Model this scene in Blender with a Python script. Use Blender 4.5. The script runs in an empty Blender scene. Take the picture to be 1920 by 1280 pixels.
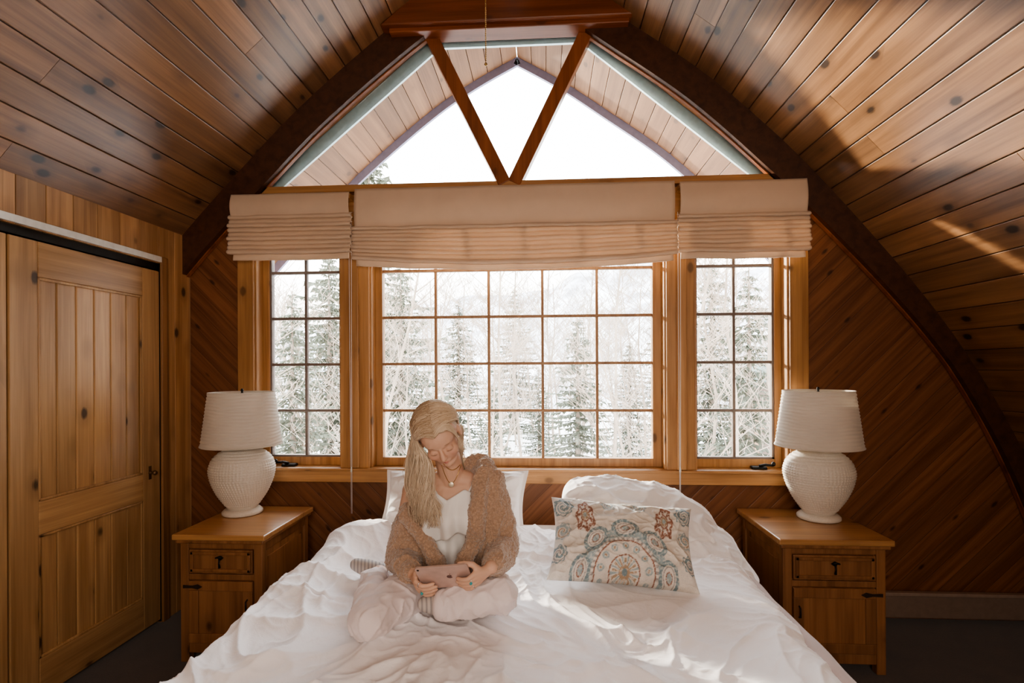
import bpy, bmesh, math, random
import numpy as np
from mathutils import Vector, Matrix, noise
from mathutils.bvhtree import BVHTree
random.seed(7); PI=math.pi
S=bpy.context.scene; COL=S.collection
V=Vector
# ---------------------------------------------------------------- camera
CAM=V((0,0,1.54)); F=1000.0; HY=690.0
RM=Matrix.Rotation(math.radians(3.5),3,'Z')@Matrix.Rotation(PI/2,3,'X')@Matrix.Rotation(-.005,3,'Z')
cd=bpy.data.cameras.new('camera'); co=bpy.data.objects.new('camera',cd); COL.objects.link(co)
co.matrix_world=Matrix.Translation(CAM)@RM.to_4x4()
cd.sensor_width=36; cd.lens=36*F/1920; cd.shift_y=(HY-640)/1920; cd.clip_start=.05; cd.clip_end=500
S.camera=co
def ray(px,py): return RM@V(((px-960)/F,(HY-py)/F,-1))
def PY(px,py,Y): d=ray(px,py); return CAM+d*(Y/d.y)
def PZ(px,py,z): d=ray(px,py); return CAM+d*((z-CAM.z)/d.z)
X0=-.217; YW=3.40
# ---------------------------------------------------------------- helpers
def wm(o):
    m=o.matrix_basis.copy()
    while o.parent: o=o.parent; m=o.matrix_basis@m
    return m
def meta(o,label=None,cat=None,group=None,kind=None):
    if label:o['label']=label
    if cat:o['category']=cat
    if group:o['group']=group
    if kind:o['kind']=kind
    return o
def empty(name,loc,label,cat,group=None,rz=0):
    o=bpy.data.objects.new(name,None); COL.objects.link(o); o.location=loc; o.rotation_euler=(0,0,rz); o.empty_display_size=.1
    return meta(o,label,cat,group)
def link(name,me,mat,parent=None,smooth=True,origin=None):
    me.name=name
    if mat: me.materials.clear(); me.materials.append(mat)
    o=bpy.data.objects.new(name,me); COL.objects.link(o)
    if parent: o.parent=parent; me.transform(wm(parent).inverted())
    elif origin is not None: me.transform(Matrix.Translation(-V(origin))); o.location=origin
    for p in me.polygons: p.use_smooth=smooth
    return o
class MB:
    def __init__(s): s.v=[];s.f=[];s.t=[]
    def add(s,vs,fs,tone=None):
        n=len(s.v); s.v+=[V(v) for v in vs]; s.f+=[tuple(i+n for i in f) for f in fs]
        t=random.random() if tone is None else tone; s.t+=(list(t) if isinstance(t,(list,tuple)) else [t]*len(vs)); return s
    def box(s,x0,x1,y0,y1,z0,z1,M=None,tone=None):
        vs=[V((x,y,z)) for x in (x0,x1) for y in (y0,y1) for z in (z0,z1)]
        if M: vs=[M@v for v in vs]
        return s.add(vs,[(0,1,3,2),(4,6,7,5),(0,4,5,1),(2,3,7,6),(0,2,6,4),(1,5,7,3)],tone)
    def prism(s,poly,y0,y1,tone=None):
        n=len(poly)
        A=sum(poly[i][0]*poly[(i+1)%n][1]-poly[(i+1)%n][0]*poly[i][1] for i in range(n))
        if A<0: poly=poly[::-1]
        vs=[(p[0],y0,p[1]) for p in poly]+[(p[0],y1,p[1]) for p in poly]
        fs=[tuple(range(n)),tuple(range(2*n-1,n-1,-1))]+[(i,i+n,(i+1)%n+n,(i+1)%n) for i in range(n)]
        return s.add(vs,fs,tone)
    def bar(s,p0,p1,w,h,up=(0,-1,0),tone=None):
        p0=V(p0);p1=V(p1);d=(p1-p0).normalized(); a=d.cross(V(up)).normalized(); b=a.cross(d).normalized()
        vs=[p+a*(i*w/2)+b*(j*h/2) for p in (p0,p1) for i in(-1,1) for j in(-1,1)]
        return s.add(vs,[(0,1,3,2),(4,6,7,5),(0,4,5,1),(2,3,7,6),(0,2,6,4),(1,5,7,3)],tone)
    def tube(s,pts,r,n=8,tone=None,closed=False):
        pts=[V(p) for p in pts]; k=len(pts)
        rs=r if isinstance(r,(list,tuple)) else [r]*k
        vs=[];fs=[];a=None
        for i,p in enumerate(pts):
            if closed: d=(pts[(i+1)%k]-pts[i-1])
            else: d=pts[min(i+1,k-1)]-pts[max(i-1,0)]
            d=d.normalized() if d.length>1e-9 else V((0,0,1))
            if a is None: a=d.orthogonal().normalized()
            else:
                a=a-d*a.dot(d)
                a=a.normalized() if a.length>1e-6 else d.orthogonal().normalized()
            b=d.cross(a)
            for j in range(n):
                t=2*PI*j/n; vs.append(p+(a*math.cos(t)+b*math.sin(t))*rs[i])
        for i in range(k if closed else k-1):
            for j in range(n):
                i2=(i+1)%k; fs.append((i*n+j,i*n+(j+1)%n,i2*n+(j+1)%n,i2*n+j))
        if not closed: fs+= [tuple(range(n-1,-1,-1)),tuple((k-1)*n+j for j in range(n))]
        if isinstance(tone,list): tone=[tone[i] for i in range(k) for j in range(n)]
        return s.add(vs,fs,tone)
    def lathe(s,prof,c=(0,0,0),n=32,tone=None,fn=None,closed=True):
        vs=[];fs=[];c=V(c);k=len(prof)
        for i,(r,z) in enumerate(prof):
            for j in range(n):
                t=2*PI*j/n; rr=r+(fn(t,z,r) if fn else 0)
                vs.append(c+V((rr*math.cos(t),rr*math.sin(t),z)))
        for i in range(k-1):
            for j in range(n): fs.append((i*n+j,i*n+(j+1)%n,(i+1)*n+(j+1)%n,(i+1)*n+j))
        if closed: fs+=[tuple(range(n-1,-1,-1)),tuple((k-1)*n+j for j in range(n))]
        return s.add(vs,fs,tone)
    def ell(s,c,ra,ax=None,n=18,m=12,tone=None):
        c=V(c); ax=ax or (V((1,0,0)),V((0,1,0)),V((0,0,1)))
        if isinstance(ra,(int,float)): ra=(ra,)*3
        A=[V(ax[i])*ra[i] for i in range(3)]
        vs=[c-A[2]];fs=[]
        for i in range(1,m):
            p=-PI/2+PI*i/m
            for j in range(n):
                t=2*PI*j/n; vs.append(c+A[0]*math.cos(p)*math.cos(t)+A[1]*math.cos(p)*math.sin(t)+A[2]*math.sin(p))
        vs.append(c+A[2]); L=len(vs)-1
        for j in range(n):
            fs.append((0,1+(j+1)%n,1+j)); fs.append((L,L-n+j,L-n+(j+1)%n))
            for i in range(m-2):
                b=1+i*n; fs.append((b+j,b+(j+1)%n,b+n+(j+1)%n,b+n+j))
        if A[0].cross(A[1]).dot(A[2])<0: fs=[f[::-1] for f in fs]
        return s.add(vs,fs,tone)
    def cap(s,p0,p1,r0,r1,n=16):
        p0=V(p0);p1=V(p1);d=p1-p0;L=d.length;d=d.normalized();a=d.orthogonal().normalized();b=d.cross(a)
        rings=[(-r0*math.cos(q),r0*math.sin(q)) for q in (.01,.4,.8,1.2,PI/2)]+[(L+r1*math.sin(q),r1*math.cos(q)) for q in (0,.4,.8,1.2,1.56)]
        vs=[];fs=[]
        for h,r in rings:
            for j in range(n):
                t=2*PI*j/n; vs.append(p0+d*h+(a*math.cos(t)+b*math.sin(t))*r)
        k=len(rings)
        for i in range(k-1):
            for j in range(n): fs.append((i*n+j,i*n+(j+1)%n,(i+1)*n+(j+1)%n,(i+1)*n+j))
        fs+=[tuple(range(n-1,-1,-1)),tuple((k-1)*n+j for j in range(n))]
        return s.add(vs,fs)
    def chain(s,pts,rs,n=16):
        for i in range(len(pts)-1): s.cap(pts[i],pts[i+1],rs[i],rs[i+1],n)
        return s
    def mesh(s,name='m'):
        me=bpy.data.meshes.new(name); me.from_pydata([tuple(v) for v in s.v],[],s.f)
        at=me.attributes.new('tone','FLOAT','POINT'); at.data.foreach_set('value',s.t); me.update(); return me
    def build(s,name,mat,parent=None,smooth=False,bevel=0,origin='auto',kind=None):
        if origin=='auto':
            if parent or kind: origin=None
            else:
                xs=[v.x for v in s.v];ys=[v.y for v in s.v];zs=[v.z for v in s.v]
                origin=((min(xs)+max(xs))/2,(min(ys)+max(ys))/2,min(zs))
        o=link(name,s.mesh(name),mat,parent,smooth,origin)
        if kind:o['kind']=kind
        if bevel:
            b=o.modifiers.new('b','BEVEL'); b.width=bevel; b.segments=2; b.limit_method='ANGLE'; b.angle_limit=.6
        return o
def boxes(name,mat,parent,lst,bevel=.003):
    for q in lst: MB().box(*q).build(name,mat,parent,bevel=bevel)
def gridmesh(P,closed_u=False):
    nu,nv=len(P),len(P[0]); vs=[p for r in P for p in r]; fs=[]
    for i in range(nu if closed_u else nu-1):
        for j in range(nv-1):
            i2=(i+1)%nu; fs.append((i*nv+j,i2*nv+j,i2*nv+j+1,i*nv+j+1))
    return vs,fs
def blob(mb,voxel,smooth=4,fn=None):
    me=mb.mesh('tmp'); o=bpy.data.objects.new('tmp',me); COL.objects.link(o)
    r=o.modifiers.new('r','REMESH'); r.mode='VOXEL'; r.voxel_size=voxel; r.use_smooth_shade=True
    if smooth:
        m=o.modifiers.new('s','SMOOTH'); m.iterations=smooth; m.factor=.5
    dg=bpy.context.evaluated_depsgraph_get(); me2=bpy.data.meshes.new_from_object(o.evaluated_get(dg))
    bpy.data.objects.remove(o)
    if fn:
        ns=[v.normal.copy() for v in me2.vertices]
        for v,nn in zip(me2.vertices,ns): v.co=v.co+nn*fn(v.co)
        me2.update()
    return me2
def rid(p,s,o,pw=2.5):
    n1=noise.noise(V((p[0]*s+o,p[1]*s,(p[2]*s if len(p)>2 else 0)+o*1.7))); return (1-min(1,abs(n1)*2.2))**pw
# ---------------------------------------------------------------- materials
class NT:
    def __init__(s,name):
        s.m=bpy.data.materials.new(name); s.m.use_nodes=True; s.t=s.m.node_tree; s.p=s.t.nodes['Principled BSDF']; s.out=s.t.nodes['Material Output']
    def n(s,ty,**k):
        o=s.t.nodes.new(ty)
        for a,b in k.items(): setattr(o,a,b)
        return o
    def l(s,a,b): s.t.links.new(a,b)
    def math(s,op,a,b=None,c=None):
        o=s.n('ShaderNodeMath',operation=op)
        for i,x in enumerate((a,b,c)):
            if x is None: continue
            if isinstance(x,(int,float)): o.inputs[i].default_value=x
            else: s.l(x,o.inputs[i])
        return o.outputs[0]
    def ramp(s,f,stops):
        o=s.n('ShaderNodeValToRGB'); e=o.color_ramp.elements
        while len(e)<len(stops): e.new(.5)
        for q,(p,c) in zip(e,stops): q.position=p; q.color=(*c,1) if len(c)==3 else c
        s.l(f,o.inputs[0]); return o.outputs[0]
    def mix(s,f,a,b,mode='MIX'):
        o=s.n('ShaderNodeMix',data_type='RGBA',blend_type=mode)
        for i,x in ((0,f),(6,a),(7,b)):
            if isinstance(x,(int,float)): o.inputs[i].default_value=x
            elif isinstance(x,tuple): o.inputs[i].default_value=(*x[:3],1)
            else: s.l(x,o.inputs[i])
        return o.outputs[2]
    def noise(s,vec,scale,detail=4,dist=0,rough=.5):
        o=s.n('ShaderNodeTexNoise'); o.inputs['Scale'].default_value=scale;o.inputs['Detail'].default_value=detail
        o.inputs['Distortion'].default_value=dist;o.inputs['Roughness'].default_value=rough
        if vec: s.l(vec,o.inputs['Vector'])
        return o.outputs['Fac']
    def pos(s): return s.n('ShaderNodeNewGeometry').outputs['Position']
    def comb(s,x,y,z):
        o=s.n('ShaderNodeCombineXYZ')
        for i,q in enumerate((x,y,z)):
            if isinstance(q,(int,float)): o.inputs[i].default_value=q
            else: s.l(q,o.inputs[i])
        return o.outputs[0]
    def sep(s,v): o=s.n('ShaderNodeSeparateXYZ'); s.l(v,o.inputs[0]); return o.outputs
    def bump(s,h,st,d=.01):
        o=s.n('ShaderNodeBump'); o.inputs['Strength'].default_value=st;o.inputs['Distance'].default_value=d; s.l(h,o.inputs['Height']); s.l(o.outputs[0],s.p.inputs['Normal'])
    def set(s,**k):
        for a,b in k.items():
            s.p.inputs[a.replace('_',' ')].default_value=b
def plain(name,c,rough=.5,metal=0,nscale=0,nvar=.15,bump=0):
    m=NT(name); m.set(Roughness=rough,Metallic=metal)
    f=m.noise(m.pos(),nscale or 30,4)
    c2=tuple(x*(1-nvar) for x in c); m.l(m.ramp(f,[(.3,c2),(.7,c)]),m.p.inputs['Base Color'])
    if bump: m.bump(f,bump,.003)
    return m.m
def wood(name,c1,c2,axis='Y',rough=.42,tv=.2,knots=.6,bump=.08,along=.9,across=20,coat=0):
    m=NT(name); p=m.pos(); at=m.n('ShaderNodeAttribute',attribute_name='tone').outputs['Fac']
    off=m.comb(m.math('MULTIPLY',at,17.3),m.math('MULTIPLY',at,11.1),m.math('MULTIPLY',at,23.7))
    ad=m.n('ShaderNodeVectorMath',operation='ADD'); m.l(p,ad.inputs[0]); m.l(off,ad.inputs[1]); q=ad.outputs[0]
    def scaled(a,b):
        mp=m.n('ShaderNodeMapping'); m.l(q,mp.inputs[0]); sc=[b,b,b]; sc['XYZ'.index(axis)]=a; mp.inputs['Scale'].default_value=sc; return mp.outputs[0]
    vo=m.n('ShaderNodeTexVoronoi'); vo.inputs['Scale'].default_value=1; m.l(scaled(4.6,7.5),vo.inputs['Vector'])
    kd=vo.outputs['Distance']; gate=m.math('GREATER_THAN',m.sep(vo.outputs['Color'])[0],.45)
    g=m.noise(scaled(along,across),1.0,5,.5,.55); fine=m.noise(scaled(along*3,across*7),1.0,3)
    col=m.ramp(g,[(.28,c1),(.66,c2)])
    col=m.mix(.35,col,m.ramp(fine,[(.3,(.55,.5,.45)),(.7,(1.05,1.05,1.05))]),'MULTIPLY')
    if knots:
        kn=m.math('ADD',kd,m.math('MULTIPLY',m.math('SUBTRACT',fine,.5),.06))
        halo=m.math('MULTIPLY',m.ramp(kn,[(.12,(1,1,1)),(.42,(0,0,0))]),m.math('MULTIPLY',gate,knots*.6))
        col=m.mix(halo,col,tuple(x*.7 for x in c1))
        km=m.math('MULTIPLY',m.ramp(kn,[(.11,(1,1,1)),(.18,(0,0,0))]),m.math('MULTIPLY',gate,knots))
        col=m.mix(km,col,tuple(x*.16 for x in c1))
    tn=m.math('MULTIPLY_ADD',at,2*tv,1-tv)
    col=m.mix(1.0,col,m.comb(tn,tn,tn),'MULTIPLY')
    m.l(col,m.p.inputs['Base Color']); m.set(Roughness=rough); m.bump(g,bump,.004)
    if coat: m.p.inputs['Coat Weight'].default_value=coat; m.p.inputs['Coat Roughness'].default_value=.3
    return m.m
CEIL=wood('ceiling_wood',(.145,.068,.030),(.345,.18,.083),'Y',.40,.25,.95,coat=.45)
SOFFIT=wood('soffit_wood',(.10,.045,.02),(.17,.085,.040),'Y',.6,.2,.5)
PINE_Z=wood('pine_vertical',(.36,.20,.085),(.57,.35,.165),'Z',.42,.14,.95)
PINE_Y=wood('pine_along',(.36,.20,.085),(.57,.35,.165),'Y',.42,.14,.9)
WALLZ=wood('closet_wall_wood',(.28,.14,.058),(.50,.29,.135),'Z',.5,.22,.9)
TRIMX=wood('trim_horizontal',(.33,.16,.062),(.56,.31,.135),'X',.4,.10,.5)
TRIMZ=wood('trim_vertical',(.33,.16,.062),(.56,.31,.135),'Z',.4,.10,.6)
DARK=wood('rib_wood',(.055,.020,.009),(.105,.040,.018),'Y',.45,.1,0)
REDX=wood('beam_wood',(.17,.05,.018),(.32,.10,.036),'X',.35,.12,.4)
REDZ=wood('mullion_wood',(.22,.07,.024),(.40,.14,.05),'Z',.35,.12,.4)
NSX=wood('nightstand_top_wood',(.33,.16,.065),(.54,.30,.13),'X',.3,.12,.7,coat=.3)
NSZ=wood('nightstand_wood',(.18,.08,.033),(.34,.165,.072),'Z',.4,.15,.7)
MUNT=wood('muntin_wood',(.26,.14,.07),(.44,.26,.14),'Z',.5,.1,0)
GREYM=plain('grey_muntin',(.21,.17,.15),.5)
IRON=plain('black_iron',(.02,.018,.016),.5,.6)
OLDIRON=plain('old_iron',(.05,.035,.028),.55,.5)
BRASS=plain('brass',(.6,.4,.15),.3,1)
AGED=plain('aged_bronze',(.22,.14,.07),.4,.8)
WHITE=plain('white_paint',(.75,.75,.72),.4)
TEAL=plain('pale_exterior_trim',(.50,.62,.62),.5)
def diag():
    m=NT('diagonal_plank_wall'); x,y,z=m.sep(m.pos())
    a=m.math('ABSOLUTE',m.math('SUBTRACT',x,X0))
    t=m.math('DIVIDE',m.math('SUBTRACT',z,a),.135); s=m.math('ADD',z,a)
    fr=m.math('FRACT',t); idn=m.math('FLOOR',t)
    wn=m.n('ShaderNodeTexWhiteNoise',noise_dimensions='1D'); m.l(idn,wn.inputs['W']); rv=wn.outputs['Value']
    vec=m.comb(m.math('MULTIPLY_ADD',s,.8,m.math('MULTIPLY',rv,31)),m.math('MULTIPLY',t,2.6),m.math('MULTIPLY',rv,9))
    g=m.noise(vec,1.3,6,.4,.6)
    col=m.ramp(g,[(.28,(.13,.046,.019)),(.68,(.27,.115,.05))])
    vo=m.n('ShaderNodeTexVoronoi'); vo.inputs['Scale'].default_value=1
    m.l(m.comb(m.math('MULTIPLY',s,2.8),m.math('MULTIPLY',t,.9),0.0),vo.inputs['Vector'])
    col=m.mix(m.math('MULTIPLY',m.ramp(vo.outputs['Distance'],[(.06,(1,1,1)),(.13,(0,0,0))]),.8),col,(.025,.01,.005))
    tn=m.math('MULTIPLY_ADD',rv,.3,.85); col=m.mix(1.0,col,m.comb(tn,tn,tn),'MULTIPLY')
    ed=m.math('MINIMUM',fr,m.math('SUBTRACT',1,fr)); gm=m.ramp(ed,[(.0,(0,0,0)),(.035,(1,1,1))])
    col=m.mix(1.0,col,m.ramp(ed,[(.0,(.4,.35,.32)),(.025,(1,1,1))]),'MULTIPLY')
    m.l(col,m.p.inputs['Base Color']); m.set(Roughness=.45); m.bump(gm,.3,.004); return m.m
DIAG=diag()
def glass():
    m=NT('window_glass'); tr=m.n('ShaderNodeBsdfTransparent'); gl=m.n('ShaderNodeBsdfGlossy'); gl.inputs['Roughness'].default_value=.05
    tr.inputs[0].default_value=(.97,.985,.99,1)
    f=m.n('ShaderNodeFresnel'); f.inputs[0].default_value=1.3
    mx=m.n('ShaderNodeMixShader'); m.l(f.outputs[0],mx.inputs[0]); m.l(tr.outputs[0],mx.inputs[1]); m.l(gl.outputs[0],mx.inputs[2]); m.l(mx.outputs[0],m.out.inputs[0]); return m.m
GLASS=glass()
def cloth(name,c,trans=0,wscale=400,bump=.1,nv=.08,rough=.85,sheen=.3,crease=0,vor=0):
    m=NT(name); p=m.pos(); f=m.noise(p,8,3); c2=tuple(x*(1-nv) for x in c)
    col=m.ramp(f,[(.3,c2),(.7,c)])
    h=m.noise(p,wscale,2); d=.002
    if crease:
        q=m.noise(p,16,5,1.6,.6); h=m.math('ADD',m.math('MULTIPLY',m.math('ABSOLUTE',m.math('SUBTRACT',q,.5)),-crease),m.math('MULTIPLY',h,.1)); d=.02
    if vor:
        v=m.n('ShaderNodeTexVoronoi'); v.inputs['Scale'].default_value=vor; ns=m.n('ShaderNodeTexNoise'); ns.inputs['Scale'].default_value=60
        m.l(p,ns.inputs['Vector']); ad=m.n('ShaderNodeVectorMath',operation='MULTIPLY_ADD'); m.l(ns.outputs['Color'],ad.inputs[0]); ad.inputs[1].default_value=(.02,.02,.02); m.l(p,ad.inputs[2]); m.l(ad.outputs[0],v.inputs['Vector'])
        h=m.math('SUBTRACT',m.math('MULTIPLY',h,.4),v.outputs['Distance']); d=.005
        col=m.mix(1.0,col,m.ramp(v.outputs['Distance'],[(.1,(1.10,1.09,1.08)),(.75,(.76,.73,.70))]),'MULTIPLY')
    m.l(col,m.p.inputs['Base Color']); m.set(Roughness=rough)
    m.p.inputs['Sheen Weight'].default_value=sheen
    m.bump(h,bump,d)
    if trans:
        tl=m.n('ShaderNodeBsdfTranslucent'); m.l(col,tl.inputs[0]); mx=m.n('ShaderNodeMixShader'); mx.inputs[0].default_value=trans
        m.l(m.p.outputs[0],mx.inputs[1]); m.l(tl.outputs[0],mx.inputs[2]); m.l(mx.outputs[0],m.out.inputs[0])
    return m.m
def attrmat(name,attr,rough=.8,sub=0,bump=0,bs=300):
    m=NT(name); a=m.n('ShaderNodeAttribute',attribute_name=attr); m.l(a.outputs['Color'],m.p.inputs['Base Color']); m.set(Roughness=rough)
    if sub:
        m.p.inputs['Subsurface Weight'].default_value=sub; m.p.inputs['Subsurface Radius'].default_value=(.01,.004,.002); m.p.inputs['Subsurface Scale'].default_value=.6
    if bump: m.bump(m.noise(m.pos(),bs,2),bump,.002)
    return m.m
DUVET=cloth('duvet_cotton',(.93,.90,.915),.0,90,.16,.02,crease=1.0)
PILLOW=cloth('pillow_cotton',(.93,.91,.92),0,80,.10,.02,crease=.8)
BLANK=cloth('blanket_cloth',(.50,.39,.37))
SHADEF=cloth('blind_linen',(.80,.635,.49),.22,260,.15,.05)
CARPET=cloth('carpet_pile',(.06,.036,.028),0,250,.8,.3)
CERAM=plain('cream_ceramic',(.72,.665,.59),.55,0,150,.12,.3)
LSHADE=cloth('lamp_shade_linen',(.78,.72,.64),.22,120,.15)
# ---------------------------------------------------------------- arch profile
def cat(pts,k=8):
    out=[]
    for i in range(len(pts)-1):
        p0=V(pts[max(i-1,0)]);p1=V(pts[i]);p2=V(pts[i+1]);p3=V(pts[min(i+2,len(pts)-1)])
        for j in range(k):
            t=j/k; out.append(.5*((2*p1)+(p2-p0)*t+(2*p0-5*p1+4*p2-p3)*t*t+(3*p1-p0-3*p2+p3)*t**3))
    out.append(V(pts[-1])); return out
PR=cat([(0,4.14),(.38,3.92),(.747,3.665),(1.207,3.33),(1.614,2.96),(1.88,2.68),(2.14,2.38),(2.40,2.06),(2.62,1.76),(2.82,1.44),(2.99,1.12),(3.13,.80),(3.27,.4),(3.37,0)])
PL=cat([(0,4.14),(.38,3.94),(.747,3.70),(1.333,3.22),(1.786,2.77),(2.034,2.51),(2.16,2.37),(2.34,2.16)])
def resample(P,step):
    out=[P[0].copy()];acc=0
    for a,b in zip(P[:-1],P[1:]):
        L=(b-a).length
        while acc+L>=step:
            t=(step-acc)/L; a=a.lerp(b,t); out.append(a.copy()); L=(b-a).length; acc=0
        acc+=L
    if (out[-1]-P[-1]).length>step*.4: out.append(P[-1].copy())
    return out
mb=MB(); mo=MB(); YA,YB=-1.7,4.45
for P,sg in ((PR,1),(PL,-1)):
    Q=resample(P,.138)
    for i in range(len(Q)-1):
        a,b=Q[i],Q[i+1]; d=(b-a).normalized(); nn=V((-d.y,d.x))
        if nn.y<0 and nn.x<0: nn=-nn
        a2=a+d*.0028; b2=b-d*.0028
        cuts=[]
        yy=YA+random.uniform(1.5,6.0)
        while yy<3.0: cuts.append(yy); yy+=random.uniform(3.5,5)
        cuts=[YA]+cuts+[3.5,YB]
        for c0,c1 in zip(cuts[:-1],cuts[1:]):
            pts=[]
            for yv in (c0+.001,c1-.001):
                for q in (a2,a2.lerp(b2,.02)-nn*.0012,a2.lerp(b2,.98)-nn*.0012,b2,b2+nn*.02,a2+nn*.02): pts.append((X0+sg*q.x,yv,q.y))
            fs=[(0,1,2,3,4,5),(11,10,9,8,7,6)]+[(k,k+6,(k+1)%6+6,(k+1)%6) for k in range(6)]
            if sg>0: fs=[f[::-1] for f in fs]
            (mo if c0>3.4 else mb).add(pts,fs)
    for i in range(len(P)-1):
        a,b=P[i],P[i+1]; d=(b-a).normalized(); nn=V((-d.y,d.x))
        if nn.y<0 and nn.x<0: nn=-nn
        pts=[(X0+sg*q.x,yv,q.y) for yv in (YA,YB) for q in (a+nn*.016,b+nn*.016,b+nn*.07,a+nn*.07)]
        mb.add(pts,[(0,1,2,3),(7,6,5,4),(0,4,5,1),(1,5,6,2),(2,6,7,3),(3,7,4,0)],tone=0)
ceil=mb.build('ceiling',CEIL,kind='structure')
mo.build('trim_12',SOFFIT,kind='structure')
mb=MB()
for P,sg in ((PR,1),(PL,-1)):
    for i in range(0,len(P)-1): mb.bar((X0+sg*P[i].x,4.47,P[i].y),(X0+sg*P[i+1].x,4.47,P[i+1].y),.12,.03,tone=.5)
mb.build('trim_13',plain('blue_fascia',(.22,.21,.30),.6),kind='structure')
MB().box(-3.6,3.5,-1.7,3.52,-.1,0).build('floor',CARPET,kind='structure')
MB().box(-3.4,3.3,-1.8,-1.7,0,4.3).build('wall_rear',WALLZ,kind='structure')
# ---------------------------------------------------------------- back wall
OP=[(-1.902,-1.311),(-1.134,.765),(.929,1.512)]; ZS,ZT=.89,2.52
GL=[(-1.84,-1.353),(-1.07,.692),(.963,1.451)]
zb=2.71; gb=1.68; gt=.48; zt=3.71
mb=MB(); y0,y1=YW,YW+.14; yu=YW+.035
mb.box(-2.40,1.512,y0,y1,0,ZS); mb.box(-2.40,-1.902,y0,y1,ZS,zb); mb.box(-1.902,1.512,y0,y1,ZT,zb)
mb.box(-1.311,-1.134,y0,y1,ZS,ZT); mb.box(.765,.929,y0,y1,ZS,ZT)
mb.prism([(1.512,0)]+[(X0+q.x,q.y) for q in PR if q.y<=zb][::-1]+[(1.512,zb)],y0,y1)
mb.prism([(X0+gb,zb)]+[(X0+q.x,q.y) for q in PR if zb<=q.y][::-1]+[(X0,zt),(X0+gt,zt)],y0,yu)
mb.prism([(X0-gb,zb),(X0-2.05,zb)]+[(X0-q.x,q.y) for q in PL if zb<=q.y][::-1]+[(X0,zt),(X0-gt,zt)],y0,yu)
mb.build('wall_back',DIAG,kind='structure')
def ribpoly(P,w0,w1,zmin):
    P=[q for q in P if q.y>=zmin]; inner=[]
    for i,q in enumerate(P):
        d=(P[min(i+1,len(P)-1)]-P[max(i-1,0)]).normalized(); nn=V((d.y,-d.x))
        if nn.x>0 and nn.y>0: nn=-nn
        t=max(0,min(1,(2.9-q.y)/1.3)); w=w0+(w1-w0)*t; inner.append(q+nn*w)
    return P,inner
mb=MB(); edge=MB()
for P,sg,zm,w1 in ((PR,1,0,.10),(PL,-1,0,.15)):
    A,B=ribpoly(P,.18,w1,zm)
    for i in range(len(A)-1):
        if A[i].x<.3: continue
        mb.prism([(X0+sg*q.x,q.y) for q in (A[i],A[i+1],B[i+1],B[i])],3.32,3.40,tone=.4)
    for i in range(len(A)-1):
        if B[i].x<.42: continue
        edge.bar((X0+sg*B[i].x,3.375,B[i].y),(X0+sg*B[i+1].x,3.375,B[i+1].y),.014,.03,tone=.1)
mb.build('trim_1',DARK,kind='structure'); edge.build('trim_2',REDZ,kind='structure')
g=empty('window_4',(X0,YW,zb),None,None); g['kind']='structure'
for sg in (1,-1):
    MB().bar((X0+sg*.535,3.40,zt+.03),(X0+sg*.03,3.40,zb),.082,.09,tone=.3+.2*sg).build('mullion',REDZ,g,bevel=.004)
mb=MB()
for sg in (1,-1): mb.bar((X0+sg*(gt+.01),3.405,zt+.01),(X0+sg*(gb+.03),3.405,zb-.01),.03,.05)
mb.box(X0-gt-.05,X0+gt+.05,3.37,3.43,zt-.015,zt+.03); mb.box(X0-gb,X0+gb,3.36,3.43,zb-.03,zb+.015)
mb.build('frame',TRIMX,g,bevel=.003)
mb=MB()
for sg in (1,-1): mb.bar((X0+sg*(gt+.0),3.465,zt),(X0+sg*(gb+.0),3.465,zb),.14,.02)
mb.box(X0-gt-.02,X0+gt+.02,3.455,3.475,zt-.075,zt+.02)
mb.build('outer_frame',TEAL,g)
MB().prism([(X0-gb,zb),(X0+gb,zb),(X0+gt,zt),(X0-gt,zt)],3.440,3.445).build('pane',GLASS,g)
zr=[.955+.308*k for k in range(6)]
for n,((o0,o1),(g0,g1),nc) in enumerate(zip(OP,GL,(2,5,2))):
    w=empty('window_%d'%(n+1),((o0+o1)/2,YW,ZS),None,None); w['kind']='structure'
    MB().box(g0,g1,3.503,3.508,zr[0],zr[-1]).build('pane',GLASS,w)
    fr=MB()
    fr.box(o0,o0+.018,3.39,3.54,ZS,ZT).box(o1-.018,o1,3.39,3.54,ZS,ZT).box(o0,o1,3.39,3.54,ZS-.01,ZS+.012).box(o0,o1,3.39,3.54,ZT-.02,ZT)
    fr.build('jamb',TRIMZ,w,bevel=.003)
    sa=MB()
    sa.box(o0+.018,g0,3.47,3.53,ZS+.012,ZT-.02).box(g1,o1-.018,3.47,3.53,ZS+.012,ZT-.02).box(g0,g1,3.47,3.53,ZS+.012,zr[0]).box(g0,g1,3.47,3.53,zr[-1],ZT-.02)
    sa.build('sash',TRIMZ,w,bevel=.004)
    mu=MB()
    for k in range(1,nc): xx=g0+(g1-g0)*k/nc; mu.box(xx-.009,xx+.009,3.485,3.515,zr[0],zr[-1])
    for z in zr[1:-1]: mu.box(g0,g1,3.483,3.517,z-.009,z+.009)
    mu.build('muntins',MUNT if n==1 else GREYM,w,bevel=.003)
    if n!=1:
        ib=MB(); t=.012
        ib.box(g0,g0+t,3.48,3.52,zr[0],zr[-1]).box(g1-t,g1,3.48,3.52,zr[0],zr[-1]).box(g0,g1,3.48,3.52,zr[0],zr[0]+t)
        ib.build('screen_frame',GREYM,w)
mb=MB(); yc0,yc1=3.372,3.40
mb.box(-2.004,-1.895,yc0,yc1,.81,2.62).box(-1.318,-1.127,yc0,yc1,.81,2.62).box(.758,.936,yc0,yc1,.81,2.62).box(1.505,1.617,yc0,yc1,.81,2.62)
mb.build('trim_3',TRIMZ,kind='structure',bevel=.004)
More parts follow.
